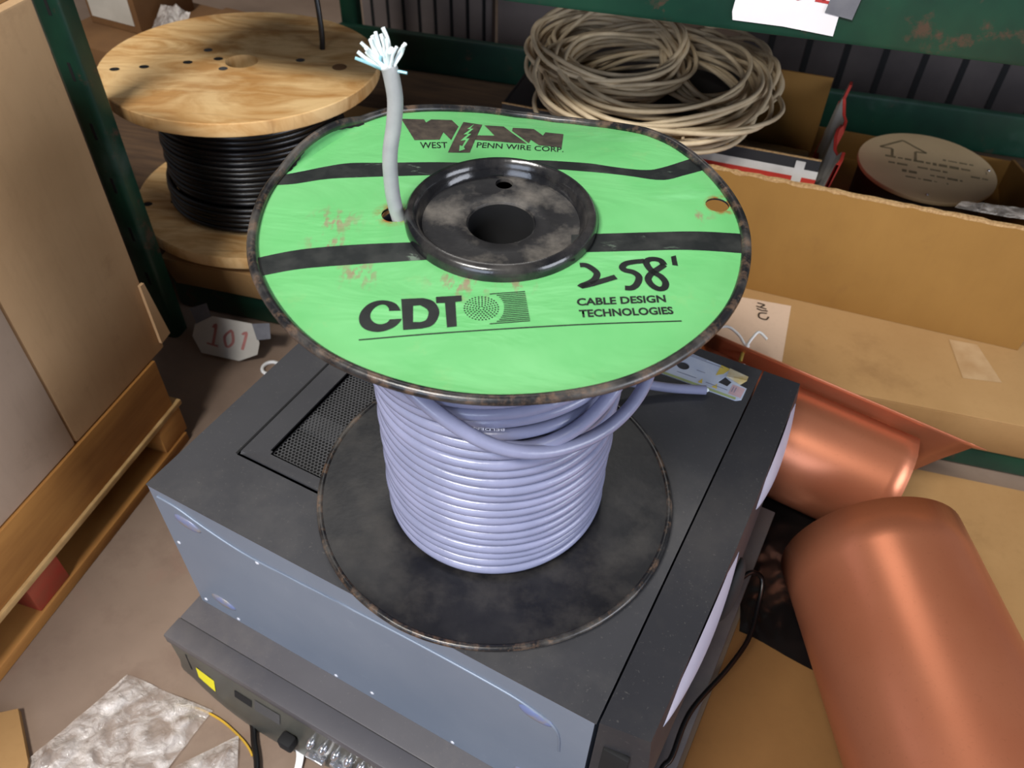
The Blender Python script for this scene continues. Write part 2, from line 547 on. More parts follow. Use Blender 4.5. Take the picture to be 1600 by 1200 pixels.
# pressed groove line on the steel face
groove = [(0.008, -0.0004, PT - 0.012), (0.03, -0.0004, PT - 0.014), (0.06, -0.0004, PT - 0.024), (0.1, -0.0004, PT - 0.032), (0.15, -0.0004, PT - 0.031), (0.25, -0.0004, PT - 0.026), (0.33, -0.0004, PT - 0.026), (0.37, -0.0004, PT - 0.03), (0.395, -0.0004, PT - 0.045), (0.4, -0.0004, PT - 0.08)]
tube('pressed_ridge', spline(groove, 6), 0.0011, STEEL, ch, 6)
for gx, gz in ((0.035, PT - 0.034), (0.037, PT - 0.166), (0.378, PT - 0.04), (0.378, PT - 0.166)):
    bm = bmesh.new()
    bmesh.ops.create_uvsphere(bm, u_segments=20, v_segments=10, radius=1.0)
    for v in bm.verts:
        v.co = Vector((gx + v.co.x * 0.015, 0.0002 + v.co.y * 0.003, gz + v.co.z * 0.007 - v.co.x * 0.002))
    tag(link_obj('foot_residue', bm, GLUE, ch, 60), 'amber smear left by a foot')
for sx, sz in ((0.0072, PT - 0.084), (0.0078, PT - 0.1855), (0.0495, PT - 0.189), (0.17, PT - 0.19), (0.2127, PT - 0.182), (0.3, PT - 0.19), (0.112, PT - 0.0375)):
    bm = bmesh.new()
    bmesh.ops.create_uvsphere(bm, u_segments=12, v_segments=6, radius=1.0)
    for v in bm.verts:
        v.co = Vector((sx + v.co.x * 0.0022, v.co.y * 0.001, sz + v.co.z * 0.0022))
    link_obj('screw', bm, SCREW, ch, 60)

# side panel with a real rectangular opening for the vent
bm = bmesh.new()
ring_slab(bm, -0.0006, 0.4236, -0.0006, 0.401, VX0, VX1, VY0, VY1, PT - 0.0012, PT)
sp = link_obj('side_panel', bm, PC_DARK, pc)
bm = bmesh.new()
ring_slab(bm, 0.0445, 0.176, 0.0628, 0.212, VX0, VX1, VY0, VY1, PT - 0.0005, PT + 0.0022)
es = [e for e in bm.edges if all(v.co.z > PT for v in e.verts)]
bmesh.ops.bevel(bm, geom=es, offset=0.0022, segments=2, affect='EDGES')
link_obj('vent_surround', bm, PC_DARK, sp, 30)
box('panel_gap', (0.0425, 0.0635, PT - 0.0005), (0.0444, 0.212, PT + 0.0002), BLACK_HOLE, sp, 0)
bm = bmesh.new()
p = 0.0036
ry = p * math.sqrt(3) / 2
rows = int((VY1 - VY0) / ry) + 1
cols = int((VX1 - VX0) / p) + 1
for j in range(rows):
    for i in range(cols):
        cx = VX0 + p * (i + 0.5 * (j % 2)); cy = VY0 + j * ry
        if cx > VX1 or cy > VY1: continue
        o_, i_ = [], []
        for k in range(6):
            a = R(30 + 60 * k)
            o_.append(bm.verts.new((cx + p / math.sqrt(3) * math.cos(a), cy + p / math.sqrt(3) * math.sin(a), PT - 0.0014)))
            i_.append(bm.verts.new((cx + p * 0.40 * math.cos(a), cy + p * 0.40 * math.sin(a), PT - 0.0014)))
        for k in range(6):
            bm.faces.new((o_[k], o_[(k + 1) % 6], i_[(k + 1) % 6], i_[k]))
link_obj('vent_grille', bm, INNER_GREY, sp)
box('vent_interior', (VX0 - 0.0038, VY0 - 0.0038, PT - 0.0082), (VX1 + 0.0038, VY1 + 0.0038, PT - 0.0072), BLACK_HOLE, sp, 0)
box('inner_bracket', (VX0, 0.118, PT - 0.0070), (VX1, 0.139, PT - 0.0035), INNER_GREY, sp, 0)

# front bezel: slightly bowed face, light trims, dark button oval
bm = bmesh.new()
ny, nz = 24, 14
grid = []
for j in range(ny + 1):
    y = 0.006 + (0.4015 - 0.006) * j / ny
    row = []
    for k in range(nz + 1):
        z = PT * k / nz
        s = math.sin(math.pi * k / nz)
        bow = 0.0035 * math.sin(math.pi * j / ny)
        row.append(bm.verts.new((0.4615 + bow + 0.007 * s, y, z)))
    grid.append(row)
for j in range(ny):
    for k in range(nz):
        bm.faces.new((grid[j][k], grid[j + 1][k], grid[j + 1][k + 1], grid[j][k + 1]))
back = {}
for j in (0, ny):
    y = grid[j][0].co.y
    back[j] = [bm.verts.new((0.4252, y - (0.005 if j == 0 else 0), z)) for z in (0, PT)]
bm.faces.new([grid[j][nz] for j in range(ny + 1)] + [back[ny][1], back[0][1]])
bm.faces.new([grid[j][0] for j in range(ny, -1, -1)] + [back[0][0], back[ny][0]])
bm.faces.new([grid[0][k] for k in range(nz + 1)] + [back[0][1], back[0][0]])
bm.faces.new([grid[ny][k] for k in range(nz, -1, -1)] + [back[ny][0], back[ny][1]])
bm.faces.new((back[0][0], back[0][1], back[ny][1], back[ny][0]))
bz = link_obj('front_bezel', bm, BEZEL_DARK, pc, 35)
for y0, y1 in ((0.25, 0.396), (0.03, 0.2)):
    bm = bmesh.new()
    V = []
    for j in range(21):
        u = j / 20
        y = y0 + (y1 - y0) * u
        h = math.sin(math.pi * u) ** 0.8
        x0 = 0.4612 + 0.0035 * math.sin(math.pi * (y - 0.006) / 0.4)
        V.append([bm.verts.new((x0 + (0.003 + 0.0065 * h) * math.sin(math.pi * (0.06 + 0.88 * w / 6)), y, PT - 0.002 - 0.02 * (1 - h) - 0.07 * h * w / 6)) for w in range(7)])
    for a, b in zip(V, V[1:]):
        for w in range(6):
            bm.faces.new((a[w], a[w + 1], b[w + 1], b[w]))
    bmesh.ops.remove_doubles(bm, verts=bm.verts[:], dist=1e-6)
    tag(link_obj('bezel_trim', bm, BEZEL_GREY, bz, 60), 'light grey bulging trim')
bm = bmesh.new()
bmesh.ops.create_uvsphere(bm, u_segments=24, v_segments=12, radius=1.0)
for v in bm.verts:
    v.co = Vector((0.472 + v.co.x * 0.009, 0.205 + v.co.y * 0.026, PT * 0.55 + v.co.z * 0.04))
link_obj('power_button', bm, BLACK_HOLE, bz, 60)
box('drive_slot', (0.432, -0.0005, PT - 0.075), (0.452, 0.004, PT - 0.035), BLACK_HOLE, bz, 0.001)

rc = thing('receiver', 'dark grey stereo receiver on the floor beneath the computer tower', 'receiver', (ORG[0], ORG[1], 0), YAW)
bm = bmesh.new()
add_box(bm, (-0.007, -0.0255, 0.004), (0.487, 0.40, 0.0799), 0.0015)
body = link_obj('body', bm, RECEIVER, rc, 35)
bm = bmesh.new()   # front moulding: top ledge and a face that bows forward low down
nx = 30
prof = [(-0.0258, 0.0796), (-0.0455, 0.0796), (-0.0475, 0.078), (-0.0475, 0.066), (-0.0455, 0.064), (-0.0455, 0.022), (-0.0475, 0.012), (-0.0475, 0.003), (-0.0258, 0.003)]
rows = []
for i in range(nx + 1):
    x = -0.007 + 0.494 * i / nx
    b = 0.012 * max(0.0, 1 - ((x - 0.11) / 0.11) ** 2)
    rows.append([bm.verts.new((x, y - (b if z < 0.03 and y < -0.03 else 0), z)) for y, z in prof])
for a, b in zip(rows, rows[1:]):
    for k in range(len(prof)):
        bm.faces.new((a[k], a[(k + 1) % len(prof)], b[(k + 1) % len(prof)], b[k]))
bm.faces.new(rows[0]); bm.faces.new(rows[-1][::-1])
fp = link_obj('front_panel', bm, RECEIVER_FACE, rc, 30)
bm = bmesh.new()
add_box(bm, (-0.0072, -0.0477, 0.0665), (0.4872, -0.0256, 0.0801), 0.0012)
link_obj('front_ledge', bm, RECEIVER, rc, 35)
def face_y(x, z):
    b = 0.012 * max(0.0, 1 - ((x - 0.11) / 0.11) ** 2)
    return -0.0455 - b * min(1.0, max(0.0, (0.064 - z) / 0.042))
def on_face(name, x0, x1, z0, z1, mat, lift=0.0006):
    bm = bmesh.new()
    n = 8
    V = [[bm.verts.new((x0 + (x1 - x0) * i / n, face_y(x0 + (x1 - x0) * i / n, z0 + (z1 - z0) * k / 3) - lift, z0 + (z1 - z0) * k / 3 + lift * 0.2)) for k in range(4)] for i in range(n + 1)]
    for a, b in zip(V, V[1:]):
        for k in range(3): bm.faces.new((a[k], a[k + 1], b[k + 1], b[k]))
    return link_obj(name, bm, mat, fp)
on_face('yellow_sticker', 0.024, 0.050, 0.024, 0.042, YELLOW)
on_face('face_slot', 0.012, 0.0145, 0.026, 0.056, BLACK_HOLE)
on_face('face_slot', 0.078, 0.10, 0.040, 0.050, BLACK_HOLE)
on_face('display_window', 0.104, 0.135, 0.040, 0.054, INNER_GREY)
for k in range(9):
    bm = bmesh.new()
    bx_ = 0.172 + 0.0138 * k
    bmesh.ops.create_uvsphere(bm, u_segments=14, v_segments=8, radius=1.0)
    for v in bm.verts:
        v.co = Vector((bx_ + v.co.x * 0.0044, face_y(bx_, 0.04) + v.co.y * 0.008, 0.04 + v.co.z * 0.006))
    link_obj('button', bm, CHROME, fp, 60)
for k in range(5):
    yy = face_y(0.178 + 0.026 * k, 0.024)
    box('button', (0.168 + 0.026 * k, yy - 0.008, 0.019), (0.189 + 0.026 * k, yy + 0.002, 0.026), CHROME, fp, 0.001)
yy = face_y(0.148, 0.03)
box('phono_jack', (0.140, yy - 0.012, 0.022), (0.156, yy + 0.001, 0.038), BLACK_HOLE, fp, 0.003)
for fx, fy in ((0.02, -0.01), (0.46, -0.01), (0.02, 0.37), (0.46, 0.37)):
    lathe('foot', [(0.0001, 0), (0.014, 0), (0.014, 0.0045), (0.0001, 0.0045)], BLACK_HOLE, rc, 20, fn=lambda p, fx=fx, fy=fy: p + Vector((fx, fy, 0)))

# ------------------------------------------------------------------ cable spool
SPZ = Zr + PT + 0.0024
TILT_N = Vector((0.00655, -0.03394, 0.9994))
T_OFF = Vector((0.00183, -0.00951, 0.28413))
spool = thing('cable_spool', 'black steel cable spool with dented bright green top label and grey cable', 'cable spool', (-0.01149, 0.43121, SPZ))
ux = Vector((1, 0, -0.00655)).normalized(); vy = TILT_N.cross(ux)
MT = Matrix((ux, vy, TILT_N)).transposed().to_4x4()
MT.translation = T_OFF

WA = [0, 55, 65, 76, 92, 104, 114, 123, 132, 140, 360]
WV = [0, 0, .27, .6, .95, 1, .8, .47, .13, 0, 0]
def interp(x, xs, ys):
    for i in range(len(xs) - 1):
        if xs[i] <= x <= xs[i + 1]:
            t = (x - xs[i]) / (xs[i + 1] - xs[i])
            return ys[i] + (ys[i + 1] - ys[i]) * t
    return ys[-1]
_a1, _a2 = R(14), R(50)
_am = (_a1 + _a2) / 2
CN = (-math.cos(_am), math.sin(_am)); CDIST = 0.15 * math.cos((_a2 - _a1) / 2)
def dent(X, Y):
    r_ = math.hypot(X, Y); a = math.degrees(math.atan2(Y, -X)) % 360
    z = -0.015 * interp(a, WA, WV) * max(0.0, (r_ - 0.07) / 0.08) ** 1.2
    d = X * CN[0] + Y * CN[1] - CDIST
    if d > 0: z += 1.5 * d
    return z
def dented(p):
    d = max(0.0, p.x * CN[0] + p.y * CN[1] - CDIST)
    return Vector((p.x - 0.5 * d * CN[0], p.y - 0.5 * d * CN[1], p.z + dent(p.x, p.y)))

def top_part(name, bm, mat, parent, smooth=40):
    o = link_obj(name, bm, mat, None, smooth)
    o.parent = parent
    if parent is spool:
        o.matrix_local = MT
    return o

rs_top = [0.05 + (0.1482 - 0.05) * i / 18 for i in range(19)]
bm = bmesh.new()
add_lathe(bm, [(r_, -0.0034) for r_ in rs_top] + [(r_, -0.0046) for r_ in rs_top[::-1]], 160, True, dented)
top_flange = top_part('top_flange', bm, FLANGE_BLACK, spool)
bm = bmesh.new()
rs_l = [0.054 + (0.1462 - 0.054) * i / 18 for i in range(19)]
add_lathe(bm, [(r_, -0.0030) for r_ in rs_l] + [(r_, -0.0033) for r_ in rs_l[::-1]], 160, True, dented)
label = top_part('label', bm, GREEN_LABEL, spool)
tag(label, 'bright green printed label')
bpy.context.view_layer.update()
HOLES = [(-0.0655, 0.0018, 0.0075), (0.1352, 0.0243, 0.0074)]
cut_holes(top_flange, HOLES)
cut_holes(label, HOLES)
bm = bmesh.new()
rimpath = []
for k in range(200):
    a = 2 * math.pi * k / 200
    wob = 1 + 0.002 * math.sin(5 * a) + 0.0015 * math.sin(11 * a + 1)
    rimpath.append(dented(Vector((0.1474 * wob * math.cos(a), 0.1474 * wob * math.sin(a), -0.0018))))
add_tube(bm, rimpath, 0.0030, 12, True)
rim = top_part('rolled_rim', bm, RIM_STEEL, spool, 60)

bm = bmesh.new()
add_lathe(bm, [(0.0582, -0.0034), (0.0585, 0.0005), (0.0575, 0.0040), (0.0555, 0.0058), (0.0530, 0.0060), (0.0512, 0.0044), (0.0500, 0.0010), (0.0492, -0.0022), (0.0478, -0.0040), (0.0470, -0.0052), (0.0582, -0.0052)], 128, True)
hub_ring = top_part('hub_ring', bm, HUB_BLACK, spool)
bm = bmesh.new()
add_lathe(bm, [(0.0480, -0.0036), (0.0400, -0.0040), (0.0300, -0.0040), (0.0235, -0.0036), (0.0212, -0.0046), (0.0204, -0.0065), (0.0204, -0.0090), (0.0230, -0.0090), (0.0480, -0.0060)], 128, True)
hub_dish = top_part('hub_dish', bm, DISH_BLACK, spool)
bpy.context.view_layer.update()
cut_holes(hub_dish, [(0.0007, 0.0402, 0.0056)])
bm = bmesh.new()
add_lathe(bm, [(0.0203, -0.006), (0.0203, -0.262), (0.0218, -0.262), (0.0218, -0.006)], 48, True)
top_part('arbor_tube', bm, BLACK_HOLE, spool)
bm = bmesh.new()
add_lathe(bm, [(0.0575, -0.0048), (0.0575, -0.264), (0.055, -0.264), (0.055, -0.0048)], 64, True)
top_part('core_drum', bm, FLANGE_BLACK, spool)

# bottom flange
def bent(p):
    d = (-p.x * 0.60 - p.y * 0.80) - 0.1455
    return Vector((p.x, p.y, p.z + (0.5 * d if d > 0 else 0) + 0.0008 * math.sin(3 * math.atan2(p.y, p.x)) * (math.hypot(p.x, p.y) / 0.15) ** 2 + 0.0008 * (math.hypot(p.x, p.y) / 0.15) ** 2))
bm = bmesh.new()
rs_b = [0.021 + (0.1485 - 0.021) * i / 20 for i in range(21)]
add_lathe(bm, [(r_, 0.0046) for r_ in rs_b] + [(r_, 0.0034) for r_ in rs_b[::-1]], 128, True, bent)
bot = link_obj('bottom_flange', bm, FLANGE_BLACK, spool, 40)
bm = bmesh.new()
add_tube(bm, [bent(Vector((0.1478 * math.cos(2 * math.pi * k / 160), 0.1478 * math.sin(2 * math.pi * k / 160), 0.0032))) for k in range(160)], 0.0028, 10, True)
link_obj('rolled_rim', bm, RIM_STEEL, bot, 60)

# ---- printing on the label, draped on its dented surface
BAKE = {"logo":[[[-0.074,0.1146],[-0.0582,0.1182],[-0.0564,0.1135],[-0.0534,0.1196],[-0.0391,0.1231],[-0.0336,0.1133],[-0.0371,0.0905],[-0.0433,0.1014],[-0.0449,0.0899],[-0.0616,0.0863]],[[-0.0307,0.1223],[-0.0172,0.1205],[-0.0234,0.074],[-0.0379,0.0729]],[[-0.0156,0.1199],[-0.0019,0.1217],[0.0148,0.0927],[-0.0206,0.0935],[-0.0197,0.101],[-0.0077,0.1028]],[[0.0046,0.1213],[0.0197,0.1217],[0.0261,0.1105],[0.028,0.1173],[0.0407,0.1142],[0.0386,0.0892],[0.0232,0.0915],[0.0174,0.1005],[0.0161,0.0938],[0.0042,0.1148]]],"bolt":[[[-0.0229,0.1195],[-0.0273,0.1099],[-0.025,0.1099],[-0.0292,0.1003],[-0.0263,0.1009],[-0.0307,0.0899],[-0.0271,0.0915],[-0.0289,0.0822],[-0.0307,0.0833],[-0.0305,0.0749],[-0.0267,0.0782],[-0.0278,0.0809],[-0.0248,0.0945],[-0.0272,0.0941],[-0.024,0.1022],[-0.0264,0.102],[-0.0229,0.1112],[-0.0251,0.1112]]],"C":[[[-0.0514,-0.0844],[-0.0543,-0.0794],[-0.0589,-0.077],[-0.0641,-0.077],[-0.0688,-0.0796],[-0.072,-0.0849],[-0.0729,-0.0907],[-0.0715,-0.0962],[-0.0683,-0.0999],[-0.0635,-0.1015],[-0.059,-0.101],[-0.054,-0.098],[-0.0511,-0.094],[-0.0501,-0.0908],[-0.0564,-0.0916],[-0.0576,-0.0941],[-0.0605,-0.0956],[-0.0636,-0.0949],[-0.0663,-0.092],[-0.0672,-0.0881],[-0.0662,-0.084],[-0.0636,-0.0808],[-0.0605,-0.0803],[-0.0583,-0.0825],[-0.0576,-0.0851]]],"T":[[[-0.0335,-0.0724],[-0.0196,-0.0704],[-0.0191,-0.0751],[-0.0226,-0.0759],[-0.0205,-0.0952],[-0.0256,-0.0962],[-0.0282,-0.077],[-0.0329,-0.0775]]],"Do":[[-0.0522,-0.0751],[-0.0404,-0.0737],[-0.0346,-0.076],[-0.0309,-0.0828],[-0.0311,-0.0896],[-0.0337,-0.0953],[-0.0388,-0.0978],[-0.0484,-0.0994]],"Di":[[-0.0452,-0.0803],[-0.0414,-0.0796],[-0.0376,-0.0825],[-0.0363,-0.0859],[-0.0372,-0.091],[-0.0401,-0.0929],[-0.0439,-0.0931]],"lines":[[[-0.0042,-0.0684],[0.0153,-0.0652]],[[-0.0003,-0.0693],[0.0155,-0.0667]],[[0.0012,-0.0706],[0.0157,-0.0682]],[[0.0021,-0.072],[0.0159,-0.0697]],[[0.0029,-0.0734],[0.0161,-0.0712]],[[0.0034,-0.0748],[0.0163,-0.0727]],[[0.0038,-0.0763],[0.0165,-0.0742]],[[0.004,-0.0778],[0.0167,-0.0757]],[[0.0041,-0.0793],[0.0169,-0.0771]],[[0.0041,-0.0808],[0.0171,-0.0786]],[[0.0039,-0.0823],[0.0172,-0.0801]],[[0.0037,-0.0838],[0.0174,-0.0815]],[[0.0032,-0.0854],[0.0176,-0.083]],[[0.0026,-0.0869],[0.0178,-0.0844]],[[0.0018,-0.0886],[0.018,-0.0859]],[[0.0005,-0.0902],[0.0182,-0.0873]],[[-0.0032,-0.0923],[0.0183,-0.0887]]],"rule":[[-0.0705,-0.108],[-0.0248,-0.1001],[0.0431,-0.0906],[0.1,-0.0847]],"two":[[0.0465,-0.0406],[0.0501,-0.0406],[0.0536,-0.0435],[0.056,-0.0474],[0.055,-0.0518],[0.0519,-0.0555],[0.0464,-0.0592],[0.0518,-0.0573],[0.0574,-0.0546],[0.0667,-0.0499]],"five":[[0.0843,-0.0347],[0.0777,-0.036],[0.0731,-0.0378],[0.0709,-0.0411],[0.0723,-0.0437],[0.077,-0.0453],[0.0798,-0.0492],[0.0783,-0.0553],[0.0751,-0.059],[0.0712,-0.0592]],"eight":[[0.0954,-0.0378],[0.0933,-0.0335],[0.0881,-0.0328],[0.0851,-0.0359],[0.0868,-0.042],[0.0897,-0.0456],[0.0926,-0.0485],[0.0945,-0.0532],[0.0934,-0.0578],[0.09,-0.059],[0.0864,-0.0558],[0.0849,-0.0507],[0.0873,-0.0457],[0.0926,-0.0405],[0.0955,-0.0374]],"apos":[[[0.1001,-0.0299],[0.1031,-0.0285],[0.1033,-0.038],[0.1001,-0.0375]]],"s":[[[[-0.1445,0.0387],[-0.135,0.0418],[-0.115,0.0508],[-0.1004,0.0557],[-0.0775,0.0576],[-0.0391,0.0608],[0.0,0.0608]],[[-0.147,0.0275],[-0.1326,0.0297],[-0.1125,0.0366],[-0.0915,0.0399],[-0.0595,0.0438],[-0.0326,0.0465],[0.0,0.0475]]],[[[0.0,0.0650],[0.0268,0.0678],[0.0538,0.0669],[0.0745,0.0622],[0.093,0.0603],[0.1051,0.0642],[0.1278,0.0778]],[[0.0,0.0520],[0.0267,0.057],[0.0533,0.0562],[0.0786,0.0532],[0.1024,0.0493],[0.1181,0.0558],[0.1349,0.0645]]],[[[-0.138,-0.0444],[-0.1145,-0.0353],[-0.0814,-0.0287],[-0.0454,-0.0243]],[[-0.1315,-0.0598],[-0.1111,-0.0526],[-0.0787,-0.0466],[-0.0284,-0.0386]]],[[[0.0423,-0.0121],[0.0872,-0.0072],[0.1195,-0.0044],[0.1485,-0.0053]],[[0.0419,-0.0292],[0.0804,-0.0254],[0.1119,-0.0227],[0.1453,-0.0241]]]],"txt":[["WEST",[-0.0567,0.0762],[-0.0386,0.0792],[-0.0577,0.0842]],["PENN WIRE CORP.",[-0.0193,0.0818],[0.0397,0.0819],[-0.0191,0.0901]],["CABLE DESIGN",[0.0439,-0.0752],[0.0933,-0.0696],[0.0437,-0.0694]],["TECHNOLOGIES",[0.045,-0.0845],[0.0965,-0.0791],[0.0446,-0.0787]]]}

def drape(bm, lift, maxlen=0.005):
    bmesh.ops.triangulate(bm, faces=bm.faces[:])
    refine(bm, maxlen)
    for v in bm.verts:
        r_ = math.hypot(v.co.x, v.co.y)
        if r_ > 0.1458:
            v.co.x *= 0.1458 / r_; v.co.y *= 0.1458 / r_
        v.co.z = -0.0030 + lift
        v.co = dented(v.co)
    bmesh.ops.recalc_face_normals(bm, faces=bm.faces[:])
def print_on_label(name, bm, mat, lift=0.00025):
    drape(bm, lift)
    return link_obj(name, bm, mat, label)

for t_, b_ in BAKE['s']:
    bm = bmesh.new()
    def resample(L, n=28):
        L = spline([Vector((p[0], p[1], 0)) for p in L], 12)
        return [L[int(round(i * (len(L) - 1) / n))] for i in range(n + 1)]
    A, B_ = resample(t_), resample(b_)
    rows = []
    for a, b in zip(A, B_):
        rows.append([bm.verts.new(a.lerp(b, k / 4)) for k in range(5)])
    for a, b in zip(rows, rows[1:]):
        for k in range(4):
            bm.faces.new((a[k], a[k + 1], b[k + 1], b[k]))
    tag(print_on_label('printed_stripe', bm, STRIPE, 0.00015), 'scratched black stripe')
bm = bmesh.new()
for lp in BAKE['logo']: add_poly(bm, [lp])
tag(print_on_label('company_logo', bm, LOGO_INK), 'worn dark angular letters')
bm = bmesh.new(); add_poly(bm, BAKE['bolt'])
print_on_label('lightning_bolt', bm, GREEN_LABEL, 0.0005)
bm = bmesh.new()
def arc2(L, n=6): return [(q.x, q.y) for q in spline([(a, b, 0) for a, b in L], n)]
_c = BAKE['C'][0]
add_poly(bm, [arc2(_c[:14]) + arc2(_c[14:])]); add_poly(bm, BAKE['T'])
_o, _i = BAKE['Do'], BAKE['Di']
add_poly(bm, [[tuple(_o[0])] + arc2(_o[1:7]) + [tuple(_o[7])], [tuple(_i[0])] + arc2(_i[1:6]) + [tuple(_i[6])]])
print_on_label('company_initials', bm, INK)
bm = bmesh.new()
cxy = Vector((-0.0082, -0.0802, 0))
for q in range(1, 7):
    rr = 0.0092 * q / 6
    n_ = 5 * q + 1
    for k in range(n_):
        a = 2 * math.pi * (k + 0.3 * q) / n_
        c_ = cxy + Vector((rr * math.cos(a), rr * math.sin(a), 0))
        s_ = 0.00054
        vs = [bm.verts.new(c_ + Vector((s_ * math.cos(R(60 * m)), s_ * math.sin(R(60 * m)), 0))) for m in range(6)]
        bm.faces.new(vs)
for a, b in BAKE['lines']: add_stroke(bm, [a, b], 0.0007)
print_on_label('cable_emblem', bm, INK)
bm = bmesh.new(); add_stroke(bm, BAKE['rule'], 0.0009)
print_on_label('printed_rule', bm, INK)
bm = bmesh.new()
for key in ('two', 'five', 'eight'): add_stroke(bm, BAKE[key], 0.0040)
add_poly(bm, BAKE['apos'])
tag(print_on_label('handwritten_length', bm, INK, 0.00035), "hand-written 258' in black marker")
for s, o_, x_, u_ in BAKE['txt']:
    small = s.startswith(('WEST', 'PENN'))
    bm = text_between(s, (*o_, 0), (*x_, 0), (*u_, 0), 0.006 if small else 0.034)
    print_on_label('lettering', bm, INK)

# ---- cable wound on the drum
CR = 0.00465
def coil_point(th, z, r_):
    k = z / 0.28
    return Vector((T_OFF.x * k + r_ * math.cos(th), T_OFF.y * k + r_ * math.sin(th), z))
pts, rad = [], []
pitch_c = 0.0094
nturn = 26.6
N = int(nturn * 130)
for i in range(N + 1):
    t = nturn * i / N
    th = 2 * math.pi * t + math.pi / 2
    z = 0.0098 + pitch_c * t
    turn = t
    r_ = 0.0848 + 0.0006 * math.sin(t * 2.3) + 0.0004 * math.sin(th * 3 + t)
    up = max(0.0, (t - 16.5) / 2.0)
    up = min(1.0, up)
    z += 0.0009 * math.sin(t * 1.7) * math.sin(th + t)
    z += up * 0.008 * math.sin(th + 2.4)
    r_ += up * (0.0022 + 0.002 * math.sin(th * 2 + 1.0))
    pts.append(coil_point(th, min(z, 0.268), r_))
    rad.append(CR * (1 + 0.012 * math.sin(i * 0.55)))
bm = bmesh.new()
add_tube(bm, pts, CR, 12, False, True, rad)
coil = link_obj('wound_cable', bm, CABLE, spool, 70)
def cyl_pt(deg, r_, z): return coil_point(R(deg), z, r_)
loop = spline([cyl_pt(-150, 0.094, 0.232), cyl_pt(-128, 0.096, 0.218), cyl_pt(-108, 0.0975, 0.200), cyl_pt(-90, 0.0985, 0.182), cyl_pt(-72, 0.0985, 0.171), cyl_pt(-52, 0.0985, 0.166), cyl_pt(-34, 0.101, 0.166), cyl_pt(-18, 0.105, 0.171), cyl_pt(-4, 0.107, 0.180), cyl_pt(8, 0.1035, 0.190), cyl_pt(25, 0.097, 0.205), cyl_pt(45, 0.094, 0.222)], 10)
tube('loose_loop', loop, CR, CABLE, coil, 12)
loop2 = spline([cyl_pt(-104, 0.084, 0.176), cyl_pt(-80, 0.0915, 0.170), cyl_pt(-62, 0.0945, 0.176), cyl_pt(-46, 0.0965, 0.190), cyl_pt(-30, 0.097, 0.210), cyl_pt(-10, 0.097, 0.232), cyl_pt(10, 0.096, 0.25)], 10)
tube('loose_loop', loop2, CR, CABLE, coil, 12)
tail = spline([(0.02, 0.092, 0.06), (0.06, 0.105, 0.04), (0.10, 0.117, 0.022), (0.135, 0.121, 0.0125), (0.165, 0.123, 0.006), (0.198, 0.1245, 0.0032)], 8)
tube('cable_tail', tail, CR, CABLE, coil, 12)
bm = bmesh.new()
bmesh.ops.create_uvsphere(bm, u_segments=10, v_segments=6, radius=0.0022, matrix=Matrix.Translation((0.1992, 0.1246, 0.0032)))
link_obj('cut_end', bm, STRAND, coil, 60)
# small white print on the jacket
bm = text_between('BELDEN', (0, 0, 0), (1, 0, 0), (0, 1, 0), 0.0)
for v in bm.verts:
    th = R(-97.5 + 11.5 * (1 - v.co.x))
    zc = 0.1915 + (0.5 - v.co.y) * 0.0022
    v.co = coil_point(th, zc, 0.0937)
link_obj('cable_print', bm, PRINT_WHITE, coil)

# ---- cable end standing up through the flange hole, stripped into strands
e0 = [(-0.0570, -0.001, 0.235), (-0.0605, -0.001, 0.262), (-0.0616, -0.0011, 0.2774), (-0.0637, -0.0007, 0.289), (-0.0648, -0.0003, 0.3018), (-0.0643, 0.0004, 0.3227), (-0.0606, 0.0011, 0.3424), (-0.0588, 0.0016, 0.3574), (-0.0601, 0.0021, 0.3715), (-0.0612, 0.0022, 0.3755)]
def to_parent(p):
    p = Vector(p)
    return ux * p.x + vy * p.y + TILT_N * p.z
e0 = [to_parent(p) for p in e0]
end = tube('cable_end', spline(e0, 8), 0.0044, CABLE_END, spool, 14)
tag(end, 'grey cable end standing up out of the label hole')
tip = Vector(e0[-1])
rnd = random.Random(3)
def strand(name, dx, dy, dz, r_, mat, curl=0.0):
    a = tip + Vector((rnd.uniform(-.002, .002), rnd.uniform(-.002, .002), -0.003))
    d = Vector((dx, dy, dz))
    side = Vector((rnd.uniform(-1, 1), rnd.uniform(-1, 1), rnd.uniform(-.4, .4))) * curl
    q = [a, a + d * 0.35 + side * 0.3, a + d * 0.7 + side, a + d]
    return tube(name, spline(q, 4), r_, mat, end, 6)
for dx, dz in ((-.0142, .0112), (-.0128, .0130), (-.0118, .0118), (-.0098, .0142), (-.0082, .0172), (-.0066, .0160), (-.0050, .0205), (-.0034, .0210), (-.0040, .0165), (-.0008, .0190), (.0012, .0175), (.0036, .0138), (.0056, .0150), (.0078, .0158), (.0082, .0128), (.0092, .0156), (-.0105, .0100), (.0020, .0120)):
    strand('wire_strand', dx, rnd.uniform(-.005, .004), dz, rnd.uniform(.0009, .0013), STRAND, 0.0012)
for dx, dz in ((-.0145, .0082), (-.0122, .0085), (.0105, .0002), (-.002, .009)):
    strand('wire_strand', dx, rnd.uniform(-.004, .0), dz, .00085, STRAND_BLUE, 0.002)

